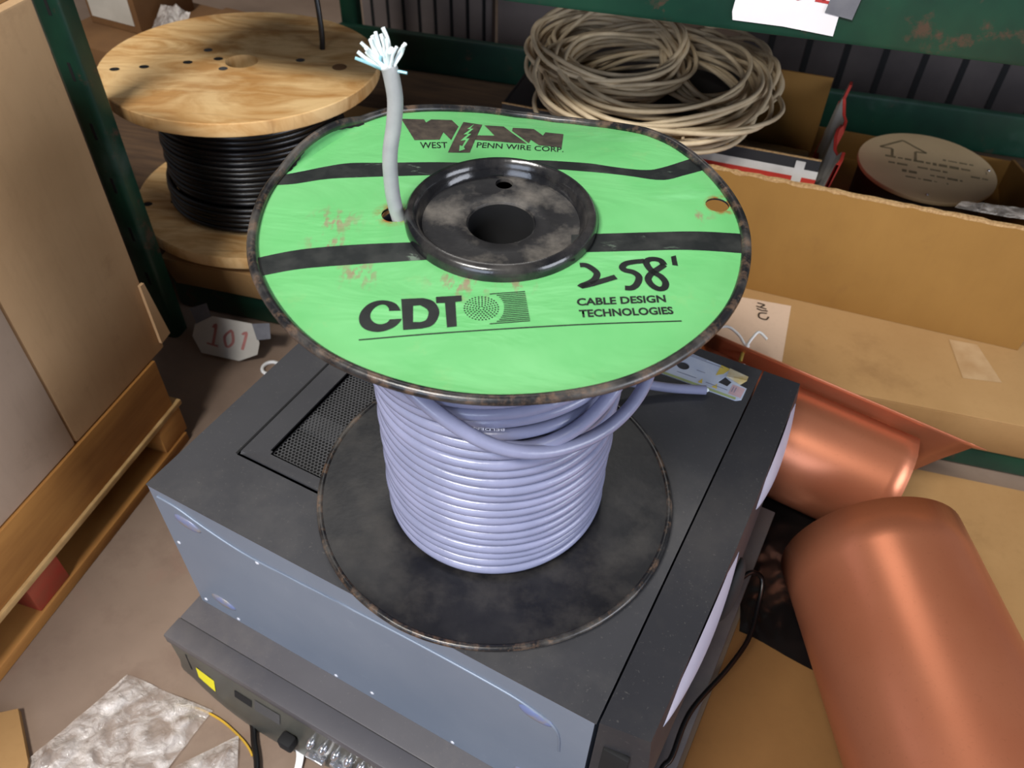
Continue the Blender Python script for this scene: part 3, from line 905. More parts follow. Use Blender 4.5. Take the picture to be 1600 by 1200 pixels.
# ------------------------------------------------------------------ things on the tower
def pcw(x, y, z=0.0):
    c, s = math.cos(YAW), math.sin(YAW)
    return Vector((ORG[0] + c * x - s * y, ORG[1] + s * x + c * y, Zr + PT + z))
card = thing('printed_card', 'pale printed card with two dark holes and torn corner on the tower', 'card', pcw(0.3395, 0.352), YAW + R(-1.5))
bm = bmesh.new()
outl = [(-0.012, -0.006), (0.073, -0.003), (0.078, 0.001), (0.0775, 0.018), (0.07, 0.019), (0.0705, 0.025), (0.055, 0.036), (0.012, 0.037), (0.002, 0.028), (-0.012, 0.008)]
holes = [[(0.012 + 0.0065 * math.cos(a), 0.016 + 0.0055 * math.sin(a)) for a in [2 * math.pi * k / 16 for k in range(16)]],
         [(0.050, 0.012), (0.060, 0.011), (0.062, 0.019), (0.054, 0.023)]]
add_poly(bm, [outl] + holes)
ext = bmesh.ops.extrude_face_region(bm, geom=bm.faces[:])
for v in [g for g in ext['geom'] if isinstance(g, bmesh.types.BMVert)]: v.co.z += 0.0008
link_obj('card_sheet', bm, simple('pale_blue_print', (214, 222, 238), (196, 208, 232), 40, 0.5), card)
CARD_YEL = simple('yellow_print', (236, 214, 110), (226, 196, 80), 40, 0.5)
CARD_GRN = simple('pale_green_edge', (186, 202, 140), None, 40, 0.5)
CARD_PINK = simple('pink_print', (226, 190, 196), None, 40, 0.5)
CARD_LINE = simple('grey_print', (128, 136, 168), None, 40, 0.5)
def flat(name, pts2, z, mat, parent):
    bm = bmesh.new(); add_poly(bm, [pts2])
    for v in bm.verts: v.co.z = z
    return link_obj(name, bm, mat, parent)
flat('printed_band', [(-0.0115, -0.0055), (0.0728, -0.0025), (0.0725, 0.0008), (-0.0115, -0.0022)], 0.00095, CARD_GRN, card)
flat('printed_patch', [(-0.0115, -0.0018), (-0.003, -0.0016), (-0.003, 0.008), (-0.0115, 0.0075)], 0.00095, CARD_PINK, card)
flat('printed_patch', [(0.064, 0.002), (0.0765, 0.0025), (0.0765, 0.0165), (0.064, 0.0165)], 0.00095, CARD_PINK, card)
flat('printed_patch', [(0.033, 0.0015), (0.0375, 0.0018), (0.0355, 0.0085)], 0.00095, CARD_YEL, card)
flat('printed_patch', [(0.047, 0.0022), (0.0525, 0.0024), (0.0505, 0.009)], 0.00095, CARD_YEL, card)
flat('printed_patch', [(0.0025, 0.0275), (0.012, 0.0365), (0.006, 0.026)], 0.00095, CARD_YEL, card)
flat('printed_patch', [(0.045, 0.0365), (0.055, 0.0355), (0.051, 0.0255), (0.045, 0.0195)], 0.00095, CARD_YEL, card)
bm = bmesh.new()
for a, b in (((0.012, 0.033), (0.048, 0.0335)), ((0.012, 0.035), (0.03, 0.0353)), ((0.010, 0.005), (0.03, 0.006)), ((0.04, 0.0055), (0.062, 0.006)), ((0.026, 0.017), (0.035, 0.0172)), ((0.066, 0.006), (0.066, 0.014)), ((0.0685, 0.006), (0.0685, 0.014)), ((-0.009, 0.0), (-0.009, 0.006))):
    add_stroke(bm, [(*a,), (*b,)], 0.0007)
for v in bm.verts: v.co.z = 0.00105
link_obj('small_print', bm, CARD_LINE, card)
bm = bmesh.new()
q = [bm.verts.new(v) for v in ((0.054, 0.0362, 0.0008), (0.0745, 0.0285, 0.006), (0.075, 0.0215, 0.0068), (0.0705, 0.0195, 0.001), (0.055, 0.0235, 0.0009))]
bm.faces.new(q)
ext = bmesh.ops.extrude_face_region(bm, geom=bm.faces[:])
for v in [g for g in ext['geom'] if isinstance(g, bmesh.types.BMVert)]: v.co.z += 0.0006
tag(link_obj('folded_flap', bm, simple('torn_yellow_flap', (226, 200, 132), (240, 236, 220), 60, 0.6), card), 'torn yellow flap bent up')

# ------------------------------------------------------------------ cords and clips on the floor near the receiver
tag(tube('power_cord', spline([(0.2485, 0.470, 0.0835), (0.262, 0.477, 0.086), (0.274, 0.474, 0.076), (0.268, 0.450, 0.064), (0.251, 0.412, 0.066), (0.222, 0.374, 0.078), (0.1757, 0.3239, 0.088), (0.1538, 0.283, 0.086), (0.1434, 0.2716, 0.085), (0.12, 0.228, 0.084)], 10), 0.0026, CABLE_BLACK, None, 8), 'thin black cord hanging past the front of the computer tower', 'cord')
tag(tube('audio_cord', spline([(-0.262, 0.349, 0.0037), (-0.252, 0.334, 0.0037), (-0.246, 0.316, 0.0037), (-0.237, 0.291, 0.0037), (-0.23, 0.25, 0.0037)], 8), 0.0035, CABLE_BLACK, None, 8), 'short thick black cord on the floor in front of the receiver', 'cord')
tag(tube('yellow_wire', spline([(-0.335, 0.352, 0.0016), (-0.311, 0.348, 0.0016), (-0.285, 0.337, 0.0016), (-0.262, 0.321, 0.0016), (-0.251, 0.311, 0.0016), (-0.245, 0.303, 0.0016)], 8), 0.0013, YELLOW_WIRE, None, 6), 'thin yellow wire curving over the floor beside the plastic bag', 'wire')
bm = bmesh.new()
rows = []
for p, w in zip(spline([(-0.216, 0.320, 0.004), (-0.206, 0.315, 0.012), (-0.199, 0.309, 0.012), (-0.197, 0.300, 0.006), (-0.199, 0.270, 0.002)], 6), [0.0035] * 40):
    rows.append([bm.verts.new(p + Vector((-w, -0.4 * w, 0))), bm.verts.new(p + Vector((w, 0.4 * w, 0))), bm.verts.new(p + Vector((w, 0.4 * w, -0.0018))), bm.verts.new(p + Vector((-w, -0.4 * w, -0.0018)))])
for a, b in zip(rows, rows[1:]):
    for k in range(4): bm.faces.new((a[k], a[(k + 1) % 4], b[(k + 1) % 4], b[k]))
bm.faces.new(rows[0]); bm.faces.new(rows[-1])
tag(link_obj('white_strap', bm, WHITE, None, 40), 'bent white plastic strap in front of the receiver buttons', 'strap')
def film_sheet(name, corners, label_, seed, amp, lift=0.004, n=46):
    bm = bmesh.new()
    a, b, c, d = [Vector(p) for p in corners]
    rg = []
    for j in range(n + 1):
        v_ = j / n; row = []
        for i in range(n + 1):
            u_ = i / n
            p = a.lerp(b, u_).lerp(d.lerp(c, u_), v_)
            q = Vector((p.x * 24 + seed, p.y * 24, seed))
            h = abs(mnoise.noise(q)) * 1.2 + abs(mnoise.noise(q * 2.7)) * 0.6 + abs(mnoise.noise(q * 6)) * 0.25
            wobx = mnoise.noise(Vector((p.x * 15, p.y * 15, seed + 5))) * 0.006
            edge = min(u_, 1 - u_, v_, 1 - v_)
            row.append(bm.verts.new((p.x + wobx, p.y + wobx * 0.7, p.z + lift * 0.2 + amp * h * min(1, 0.25 + edge * 6))))
        rg.append(row)
    for j in range(n):
        for i in range(n):
            bm.faces.new((rg[j][i], rg[j][i + 1], rg[j + 1][i + 1], rg[j + 1][i]))
    o = link_obj(name, bm, FILM, None, 180)
    return tag(o, label_, 'plastic bag')
film_sheet('plastic_bag', [(-0.50, 0.24, 0.001), (-0.345, 0.24, 0.001), (-0.298, 0.345, 0.001), (-0.398, 0.380, 0.001)], 'large crumpled clear plastic bag on the floor left of the receiver', 3, 0.012)
film_sheet('plastic_bag', [(-0.345, 0.22, 0.001), (-0.235, 0.22, 0.001), (-0.264, 0.322, 0.001), (-0.318, 0.29, 0.001)], 'small crumpled clear plastic bag nearest the black floor cord', 9, 0.009)
bm = bmesh.new()
add_poly(bm, [[(-0.536, 0.332), (-0.505, 0.336), (-0.491, 0.340), (-0.458, 0.288), (-0.44, 0.20), (-0.585, 0.16)]])
ext = bmesh.ops.extrude_face_region(bm, geom=bm.faces[:])
for v in [g for g in ext['geom'] if isinstance(g, bmesh.types.BMVert)]: v.co.z += 0.008
tag(link_obj('cardboard_scrap', bm, CARD), 'small tan cardboard scrap on the floor in the near left corner', 'cardboard')
tag(tube('white_ring', [Vector((-0.350 + 0.0125 * math.cos(a), 0.846 + 0.0125 * math.sin(a), 0.0028)) for a in [R(20 + 300 * k / 24) for k in range(25)]], 0.0027, WHITE, None, 8), 'small broken white ring on the floor behind the tower', 'ring')

# ------------------------------------------------------------------ pallet with two tall boxes
PY = R(73.8)
pal = thing('wooden_pallet', 'wooden pallet carrying the tall cardboard boxes at left', 'pallet', (-0.515, 0.43, 0), PY)
# local x runs along the side seen, y away from the camera side (to the left)
PL0, PL1, PD = -0.35, 0.292, 0.75
box('side_board', (PL0, 0.0, 0.066), (PL1, 0.018, 0.144), WOOD, pal, 0.001)
box('board_edge', (PL0, -0.004, 0.058), (PL1 + 0.012, 0.018, 0.0658), WOOD_EDGE, pal, 0.001)
for k in range(5):
    y0 = 0.02 + k * 0.147
    box('deck_board', (PL0, y0, 0.128), (PL1, y0 + 0.125, 0.1445), WOOD, pal, 0.0015)
for y0 in (0.03, 0.33, 0.66):
    box('stringer', (PL0, y0, 0.016), (PL1, y0 + 0.05, 0.127), WOOD_DARK, pal, 0.001)
    if y0 < 0.1:
        box('bottom_board', (PL0, -0.006, 0.0), (PL1, y0 + 0.07, 0.0155), WOOD, pal, 0.001)
    else:
        box('bottom_board', (PL0, y0 - 0.02, 0.0), (PL1, y0 + 0.07, 0.0155), WOOD, pal, 0.001)
box('corner_block', (PL1 - 0.04, -0.003, 0.0158), (PL1 + 0.006, 0.03, 0.058), WOOD, pal, 0.001)
tag(box('side_block', (0.015, -0.003, 0.0158), (0.062, 0.029, 0.058), WOOD_RED, pal, 0.001), 'red painted block')
def tall_box(x0, x1, label_, mat, notch):
    t = thing('cardboard_box', label_, 'box', (-0.515, 0.43, 0.1448), PY)
    bm = bmesh.new()
    h = 0.417
    add_box(bm, (x0, 0.003, 0), (x1, 0.70, h), 0.0025)
    b = link_obj('box_body', bm, mat, t, 35)
    if notch:
        bm = bmesh.new()
        for a in range(1):
            vs = [bm.verts.new(v) for v in ((x1 - 0.006, -0.0015, 0.012), (x1 + 0.012, -0.0015, 0.014), (x1 + 0.0005, -0.0015, 0.10), (x1 - 0.006, -0.0015, 0.10))]
            bm.faces.new(vs)
        ext = bmesh.ops.extrude_face_region(bm, geom=bm.faces[:])
        for v in [g for g in ext['geom'] if isinstance(g, bmesh.types.BMVert)]: v.co.y += 0.004
        link_obj('loose_flap', bm, mat, t)
    for s in (0, 1):
        box('top_flap', (x0 + 0.003, 0.014 + s * 0.345, h), (x1 - 0.003, 0.352 + s * 0.345, h + 0.004), CARD, t, 0.001)
    return t
tall_box(-0.34, 0.1505, 'tall greyish cardboard box at the near end of the pallet', CARD_GREY, False)
tall_box(0.1525, 0.3165, 'tall tan cardboard box on the pallet beside the green rack post', CARD_PALE, True)

# ------------------------------------------------------------------ pallet rack
RY = R(-13.8)
rack = thing('pallet_rack', 'green steel pallet rack holding reels and cartons behind the spool', 'rack', (-0.47, 0.945, 0), RY)
# local: x along the front, y back
SH = 0.12
def upright(x, y0, holes=True):
    bm = bmesh.new()
    # open C profile, lips at the back, rounded front corners
    w, dpt, tk = 0.035, 0.026, 0.003
    outer = [(-w / 2, dpt), (-w / 2, 0.007), (-w / 2 + 0.002, 0.002), (-w / 2 + 0.007, 0), (w / 2 - 0.007, 0), (w / 2 - 0.002, 0.002), (w / 2, 0.007), (w / 2, dpt)]
    inner = [(w / 2 - tk, dpt), (w / 2 - tk, 0.009), (w / 2 - 0.009, tk), (-w / 2 + 0.009, tk), (-w / 2 + tk, 0.009), (-w / 2 + tk, dpt)]
    L = outer + inner
    lo = [bm.verts.new((x + a, y0 + b, 0)) for a, b in L]
    hi = [bm.verts.new((x + a, y0 + b, 1.5)) for a, b in L]
    n = len(L)
    for k in range(n):
        bm.faces.new((lo[k], lo[(k + 1) % n], hi[(k + 1) % n], hi[k]))
    bm.faces.new(lo[::-1]); bm.faces.new(hi)
    u = link_obj('upright', bm, RACK, rack, 50)
    if holes:
        for k in range(14):
            z = 0.1 + 0.075 * k
            box('slot', (x + 0.002, y0 - 0.0004, z), (x + 0.006, y0 + 0.0006, z + 0.022), BLACK_HOLE, u, 0)
    return u
upright(-0.041, -0.047)
upright(-0.041, 0.70, False)
upright(1.9, -0.047, False)
def beam(z0, z1, y0, y1):
    return box('beam', (-0.058, y0, z0), (1.875, y1, z1), RACK, rack, 0.006)
beam(0.535, 0.65, -0.0115, 0.05)
beam(0.004, 0.104, 0.019, 0.07)
beam(0.535, 0.65, 0.682, 0.70)
beam(0.055, 0.185, 0.682, 0.70)
for k, (x0, x1) in enumerate(((-0.62, -0.065), (-0.06, 0.33), (0.56, 0.95), (0.955, 1.4), (1.405, 1.87))):
    box('shelf_board', (x0, 0.014, 0.1055), (x1, 0.675, SH - 0.0035), WOOD_DARK, rack, 0.001)
for k in range(8):
    x0 = 0.345 + k * 0.027
    box('deck_wire', (x0, 0.014, 0.1055), (x0 + 0.006, 0.675, SH - 0.006), WOOD_DARK, rack, 0.001)
for k in range(4):
    box('shelf_board', (-0.045 + 0.48 * k, 0.06, 0.651), (-0.05 + 0.48 * (k + 1), 0.68, 0.668), WOOD_DARK, rack, 0.001)
def rw(x, y, z=0.0):
    c, s = math.cos(RY), math.sin(RY)
    return Vector((-0.47 + c * x - s * y, 0.945 + s * x + c * y, z))

def liner(x0, x1, depth, drop, label_, mat):
    t = thing('shelf_liner', label_, 'cardboard', rw(0, 0, 0), RY)
    box('liner_top', (x0, -0.009, SH - 0.0032), (x1, depth, SH), mat, t, 0.0008)
    bm = bmesh.new()
    for v in add_box(bm, (x0, -0.009, SH - drop), (x1, -0.0055, SH - 0.0034), 0.0006):
        v.co.y += 0.30 * (SH - 0.0034 - v.co.z)
    link_obj('front_flap', bm, mat, t, 35)
    return t
liner(-0.04, 0.28, 0.50, 0.058, 'tan cardboard liner folded over the shelf front below the wooden reel', CARD)
lr = liner(0.62, 1.6, 0.62, 0.075, 'tan cardboard liner folded over the shelf front below the open box', CARD)
bm = bmesh.new()
add_poly(bm, [[(0.605, 0.002), (0.832, -0.003), (0.842, 0.14), (0.62, 0.14)]])
for v in bm.verts: v.co.z = SH + 0.0006
link_obj('overlapping_flap', bm, CARD_GREY, lr)
bm = bmesh.new()
pts_t = [rw(0, 0)]
def on_liner(wx, wy):
    d = Vector((wx, wy, 0)) - Vector((-0.47, 0.945, 0))
    c, s = math.cos(-RY), math.sin(-RY)
    return (c * d.x - s * d.y, s * d.x + c * d.y)
flat('tape_strip', [on_liner(0.578, 0.821), on_liner(0.612, 0.812), on_liner(0.617, 0.742), on_liner(0.570, 0.748)], SH + 0.0006, TAPE_BROWN, lr)
bm = bmesh.new()   # black stamped marks on the flap
for pts2 in ([(0.335, 0.884), (0.344, 0.880), (0.338, 0.876)], [(0.332, 0.877), (0.345, 0.871)], [(0.332, 0.872), (0.338, 0.868), (0.346, 0.867)], [(0.344, 0.862), (0.334, 0.862), (0.332, 0.853), (0.340, 0.849), (0.345, 0.855)]):
    add_stroke(bm, [on_liner(*p) for p in pts2], 0.0026)
for v in bm.verts: v.co.z = SH + 0.0012
link_obj('stamped_mark', bm, PRINT_DARK, lr)

# ---- signs taped to the beams
RED_FADED = simple('faded_red_marker', (178, 116, 108), (160, 98, 92), 60, 0.6)
def sign(label_, corners, tapes, digits, mat, ink=RED_INK):
    t = thing('paper_sign', label_, 'sign', corners[0])
    o = Vector(corners[0])
    C_ = [Vector(c) for c in corners]      # bottom-left, bottom-right, top-right, top-left
    nrm = (C_[1] - C_[0]).cross(C_[3] - C_[0]).normalized()
    def quad(name, q, lift, m, th=0.0006):
        bm = bmesh.new()
        vs = [bm.verts.new(Vector(p) - o + nrm * lift) for p in q]
        bm.faces.new(vs)
        ext = bmesh.ops.extrude_face_region(bm, geom=bm.faces[:])
        for v in [g for g in ext['geom'] if isinstance(g, bmesh.types.BMVert)]: v.co += nrm * th
        return link_obj(name, bm, m, t)
    pp = quad('paper', digits['outline'], 0.0008, mat)
    for q in tapes: quad('tape_strip', q, 0.0018, DUCT)
    bm = bmesh.new()
    for st in digits['strokes']: add_stroke(bm, st, digits['w'])
    ex, ey = (C_[1] - C_[0]), (C_[3] - C_[0])
    for v in bm.verts: v.co = C_[0] - o + ex * v.co.x + ey * v.co.y + nrm * 0.0017
    link_obj('number', bm, ink, pp)
    return t
b0, b1 = rw(0.684, -0.0118, 0.545), rw(0.774, -0.0118, 0.543)
up = Vector((0, 0, 0.075))
S2 = [[(0.22, 0.80), (0.30, 0.9), (0.40, 0.78), (0.35, 0.58), (0.24, 0.36), (0.44, 0.36)], [(0.55, 0.9), (0.50, 0.6), (0.56, 0.37), (0.65, 0.45), (0.68, 0.65), (0.62, 0.9)], [(0.82, 0.9), (0.82, 0.38)], [(0.74, 0.38), (0.92, 0.37)]]
lp = lambda u_, v_: b0 + (b1 - b0) * u_ + up * v_
sign("white paper sign with red '201' taped to the upper green beam", [b0, b1, b1 + up, b0 + up],
     [[lp(-0.12, 0.34), lp(0.17, 0.30), lp(0.19, 0.62), lp(-0.14, 0.66)], [lp(0.86, 0.26), lp(1.13, 0.22), lp(1.17, 0.6), lp(0.9, 0.64)]],
     dict(outline=[lp(0, 0.02), lp(0.5, 0.03), lp(1, 0), lp(1.0, 1), lp(0.03, 1), lp(-0.02, 0.12)], strokes=S2, w=0.035), PAPER)
# lower sign leans from the lower beam to the floor
a0, a1 = Vector((-0.470, 0.872, 0.006)), Vector((-0.372, 0.850, 0.006))
upl = Vector((0.014, 0.026, 0.052))
ll = lambda u_, v_: a0 + (a1 - a0) * u_ + upl * v_
sign("faded white paper sign with cut corners and red '101' below the wooden reel", [a0, a1, a1 + upl, a0 + upl],
     [[ll(0.0, 0.74), ll(0.2, 1.0), ll(0.1, 1.3), ll(-0.14, 1.1)], [ll(0.96, 0.62), ll(1.16, 0.72), ll(1.1, 1.1), ll(0.84, 1.0)]],
     dict(outline=[ll(0.14, 0.02), ll(0.74, 0.0), ll(1.0, 0.25), ll(1.0, 0.55), ll(0.86, 1.0), ll(0.22, 1.0), ll(-0.03, 0.72), ll(-0.04, 0.4)],
          strokes=[[(0.26, 0.72), (0.3, 0.8), (0.3, 0.3)], [(0.2, 0.3), (0.38, 0.27)], [(0.55, 0.75), (0.46, 0.55), (0.52, 0.3), (0.6, 0.45), (0.56, 0.72)], [(0.72, 0.68), (0.78, 0.74), (0.76, 0.3)]], w=0.045), PAPER_DULL, RED_FADED)

# ------------------------------------------------------------------ wooden reel of black cable
RX, RYY, RR, RH = -0.388, 1.092, 0.187, 0.196
reel = thing('wooden_reel', 'plywood cable reel wound with black cable beside the green post', 'cable reel', (RX, RYY, SH + 0.0075))
reel.rotation_euler = (-0.035, 0.016, 0)
bm = bmesh.new()
add_lathe(bm, [(0.0001, 0.001), (RR - 0.001, 0.001), (RR, 0.003), (RR, 0.017), (RR - 0.001, 0.019), (0.0001, 0.019)], 96)
lowf = link_obj('lower_flange', bm, PLY_LOW, reel, 40)
TZ = RH + 0.019
bm = bmesh.new()
add_lathe(bm, [(0.022, TZ - 0.018), (RR - 0.001, TZ - 0.018), (RR, TZ - 0.016), (RR, TZ - 0.001), (RR - 0.001, TZ), (0.022, TZ)], 96, True)
topf = link_obj('upper_flange', bm, PLY, reel, 40)
topf.location = (0, 0, 0)
def ply_spot(x, y, rx, ry_, mat, name, parent=topf, z=TZ):
    bm = bmesh.new()
    vs = [bm.verts.new((x + rx * math.cos(2 * math.pi * k / 20), y + ry_ * math.sin(2 * math.pi * k / 20), z + 0.0004)) for k in range(20)]
    bm.faces.new(vs)
    return link_obj(name, bm, mat, parent)
SPOTS = ((-0.157, -0.045), (-0.122, -0.033), (-0.07, -0.012), (-0.033, 0.004))
for x, y in SPOTS: ply_spot(x, y, 0.0065, 0.0055, BLACK_HOLE, 'bolt_hole')
ply_spot(-0.018, -0.027, 0.006, 0.006, INNER_GREY, 'bolt_head')
ply_spot(0.078, 0.012, 0.006, 0.006, INNER_GREY, 'bolt_head')
ply_spot(-0.055, 0.032, 0.006, 0.006, INNER_GREY, 'bolt_head')
ply_spot(0.135, -0.005, 0.010, 0.011, CARD_DARK, 'wood_knot')
for x, y in ((-0.16, -0.06), (-0.122, -0.05)): ply_spot(x, y, 0.007, 0.006, BLACK_HOLE, 'bolt_hole', lowf, 0.019)
pts = []
for i in range(22 * 64 + 1):
    t = i / 64
    layer = t
    z = 0.0235 + 0.0076 * t
    th = 2 * math.pi * t
    rr = 0.126 + (0.006 if z < 0.06 else 0.0) + 0.001 * math.sin(t * 2.1)
    pts.append(Vector((rr * math.cos(th), rr * math.sin(th), min(z, TZ - 0.0225))))
bm = bmesh.new(); add_tube(bm, pts, 0.0040, 8)
wc = link_obj('wound_black_cable', bm, CABLE_BLACK, reel, 70)
lathe('drum', [(0.122, 0.0192), (0.122, TZ - 0.0182)], CABLE_BLACK, wc, 64)
tube('black_cable_end', spline([(0.10, 0.055, TZ - 0.002), (0.102, 0.055, TZ + 0.02), (0.100, 0.06, TZ + 0.055), (0.095, 0.07, TZ + 0.10)], 6), 0.0038, CABLE_BLACK, reel, 8)

# ------------------------------------------------------------------ open cardboard box with carton, disc reel
BY = R(-18.5)
bx = thing('open_cardboard_box', 'long open brown cardboard box on the shelf holding carton and drum', 'box', (0.662, 0.803, SH + 0.0004), BY)
BW, BD, BH, BT = 0.735, 0.42, 0.1735, 0.005
box('front_wall', (-BW, 0, 0), (0, BT, BH), CARD_BROWN, bx, 0.0008)
box('back_wall', (-BW, BD - BT, 0), (0, BD, 0.05), CARD_BROWN, bx, 0.0008)
for nm, xa in (('right_wall', -BT), ('left_wall', -BW)):
    bm = bmesh.new()
    for v in add_box(bm, (xa, BT + 0.0005, 0), (xa + BT, BD - BT - 0.0005, BH)):
        if v.co.y > BD * 0.5 and v.co.z > 0.1: v.co.z = 0.055
    link_obj(nm, bm, CARD_BROWN, bx)
box('bottom', (-BW + BT, BT, 0), (-BT, BD - BT, 0.004), CARD_BROWN, bx, 0)
bm = bmesh.new()
rnd = random.Random(5)
prev = None
x = -BW
while x < 0:
    zt = BH + rnd.uniform(0.0002, 0.0022); zb = BH - rnd.uniform(0.0005, 0.0035)
    ring = [bm.verts.new((x, -0.0003, zb)), bm.verts.new((x, -0.0003, zt)), bm.verts.new((x, BT, zt)), bm.verts.new((x, BT, BH - 0.0002))]
    if prev:
        for k in range(4): bm.faces.new((prev[k], prev[(k + 1) % 4], ring[(k + 1) % 4], ring[k]))
    prev = ring
    x += rnd.uniform(0.005, 0.016)
link_obj('torn_edge', bm, CARD_EDGE, bx)

CY = R(-17.6)
CZ = SH + 0.0046
carton = thing('black_carton', 'open black carton with red and white stripes inside the long box', 'carton', (-0.026, 1.072, CZ), CY)
CW, CDp, CH = 0.43, 0.255, 0.182
def cbox(name, lo, hi, mat, parent=carton, bevel=0.0006): return box(name, lo, hi, mat, parent, bevel)
fw_ = cbox('front_wall', (0, 0, 0), (CW, 0.004, CH), CARTON_BLACK)
cbox('white_stripe', (0.0, -0.0006, CH - 0.026), (CW, 0.0, CH - 0.015), WHITE_PRINT, fw_, 0)
cbox('red_stripe', (0.0, -0.0006, 0.02), (CW, 0.0, CH - 0.026), RED_PRINT, fw_, 0)
cbox('white_stripe', (CW - 0.03, -0.0008, CH - 0.05), (CW - 0.018, -0.0002, CH - 0.004), WHITE_PRINT, fw_, 0)
cbox('raw_edge', (0, 0.0, CH), (CW, 0.0025, CH + 0.0015), CARD_EDGE, fw_, 0)
cbox('back_wall', (0, CDp - 0.004, 0), (CW, CDp, CH), CARD_BROWN)
cbox('left_wall', (0, 0.0042, 0), (0.004, CDp - 0.0042, CH), CARTON_BLACK)
cbox('bottom', (0.004, 0.004, 0), (CW - 0.004, CDp - 0.004, 0.004), CARTON_BLACK)
bm = bmesh.new()   # right wall: torn wavy top edge, leaning out
n = 16
for s in range(n):
    pass
prev = None
for i in range(n + 1):
    y = 0.0042 + (CDp - 0.0084) * i / n
    hgt = CH * (0.96 + 0.05 * math.sin(i * 1.3) + 0.03 * math.sin(i * 2.9 + 1))
    lean = 0.022 + 0.006 * math.sin(i * 0.9)
    ring = [bm.verts.new((CW - 0.004, y, 0)), bm.verts.new((CW, y, 0)), bm.verts.new((CW + lean, y, hgt)), bm.verts.new((CW + lean - 0.004, y, hgt))]
    if prev:
        for k in range(4): bm.faces.new((prev[k], prev[(k + 1) % 4], ring[(k + 1) % 4], ring[k]))
    prev = ring
rwall = link_obj('right_wall', bm, RED_PRINT, carton, 50)
bm = bmesh.new()
prev = None
for i in range(n + 1):
    y = 0.0045 + (CDp - 0.009) * i / n
    hgt = CH * (0.96 + 0.05 * math.sin(i * 1.3) + 0.03 * math.sin(i * 2.9 + 1))
    lean = 0.022 + 0.006 * math.sin(i * 0.9)
    a = Vector((CW - 0.0046, y, 0)); b = Vector((CW + lean - 0.0046, y, hgt))
    pr = [bm.verts.new(a.lerp(b, 0.55)), bm.verts.new(b)]
    if prev: bm.faces.new((prev[0], prev[1], pr[1], pr[0]))
    prev = pr
tag(link_obj('inner_lining', bm, WHITE_PRINT, rwall), 'white torn inner edge')
# black flap folded over the left part of the carton and the black film bundle inside
cbox('folded_flap', (0.004, 0.004, CH - 0.003), (0.30, CDp - 0.004, CH), CARTON_BLACK)
bm = bmesh.new()
V = []
for i in range(25):
    a = math.pi * i / 24
    V.append([bm.verts.new((0.305 + 0.115 * j / 6, 0.11 - 0.095 * math.cos(a) * (0.97 + 0.03 * math.sin(j * 2.0)), 0.006 + 0.118 * math.sin(a) ** 0.7)) for j in range(7)])
for a, b in zip(V, V[1:]):
    for j in range(6): bm.faces.new((a[j], a[j + 1], b[j + 1], b[j]))
bm.faces.new([v[0] for v in V]); bm.faces.new([v[-1] for v in V][::-1])
bmesh.ops.recalc_face_normals(bm, faces=bm.faces[:])
fl = link_obj('film_roll', bm, FOIL, None, 50)
fl.location = (-0.026, 1.072, CZ); fl.rotation_euler = (0, 0, CY)
tag(fl, 'glossy black film bundle inside the right end of the black carton', 'film roll')

# coil of cream cable lying on the carton
TOPZ = CZ + CH
coilw = thing('cable_coil', 'loose figure-eight coil of cream cable lying on the black carton', 'cable coil', (0.178, 1.118, TOPZ))
rnd = random.Random(11)
def loop_strand(cx, cy, rx, ry_, z, tilt, seed, n=72):
    rr = random.Random(seed)
    ph = [rr.uniform(0, 6.28) for _ in range(4)]
    am = [rr.uniform(0.004, 0.014) for _ in range(4)]
    ax = rr.uniform(-0.25, 0.25)
    pts = []
    for k in range(n):
        a = 2 * math.pi * k / n
        f_ = 1 + am[0] / 0.1 * math.sin(2 * a + ph[0]) * 0.5 + am[1] / 0.1 * math.sin(3 * a + ph[1]) * 0.4
        x, y = rx * f_ * math.cos(a), ry_ * f_ * math.sin(a)
        x, y = x * math.cos(ax) - y * math.sin(ax), x * math.sin(ax) + y * math.cos(ax)
        pts.append(Vector((cx + x, cy + y, max(0.0045, z + tilt * y + 0.006 * math.sin(2 * a + ph[2]) + 0.004 * math.sin(3 * a + ph[3])))))
    return pts
bm = bmesh.new()
for k in range(24):     # big ring
    s = rnd.uniform(0.80, 1.08)
    add_tube(bm, loop_strand(rnd.uniform(-.012, .012), -0.045 + rnd.uniform(-.012, .012), 0.146 * s, 0.135 * s, 0.008 + 0.0022 * k, 0.02, 100 + k), 0.0032, 7, True)
link_obj('large_ring', bm, CABLE_WHITE, coilw, 60)
bm = bmesh.new()
for k in range(20):     # smaller ring on top at left
    s = rnd.uniform(0.86, 1.14)
    add_tube(bm, loop_strand(-0.055 + rnd.uniform(-.01, .01), 0.02 + rnd.uniform(-.01, .01), 0.098 * s, 0.098 * s, 0.026 + 0.0022 * k, 0.08, 200 + k), 0.0032, 7, True)
link_obj('small_ring', bm, CABLE_WHITE, coilw, 60)
bm = bmesh.new()
for k in range(12):     # right lobe behind
    s = rnd.uniform(0.85, 1.1)
    add_tube(bm, loop_strand(0.095 + rnd.uniform(-.01, .01), 0.02 + rnd.uniform(-.012, .012), 0.075 * s, 0.10 * s, 0.014 + 0.002 * k, 0.05, 300 + k), 0.0032, 7, True)
link_obj('right_ring', bm, CABLE_WHITE, coilw, 60)
bm = bmesh.new()
for y0, x0 in ((0.108, 0.03),):
    for k in range(3):
        add_tube(bm, [Vector((x0 + 0.003 * k + 0.011 * math.cos(a) * 0.6, y0 + 0.02 * math.sin(a), 0.055 + 0.022 * math.cos(a))) for a in [2 * math.pi * j / 20 for j in range(20)]], 0.0018, 6, True)
link_obj('twist_tie', bm, CABLE_BLACK, coilw, 60)
bm = bmesh.new()
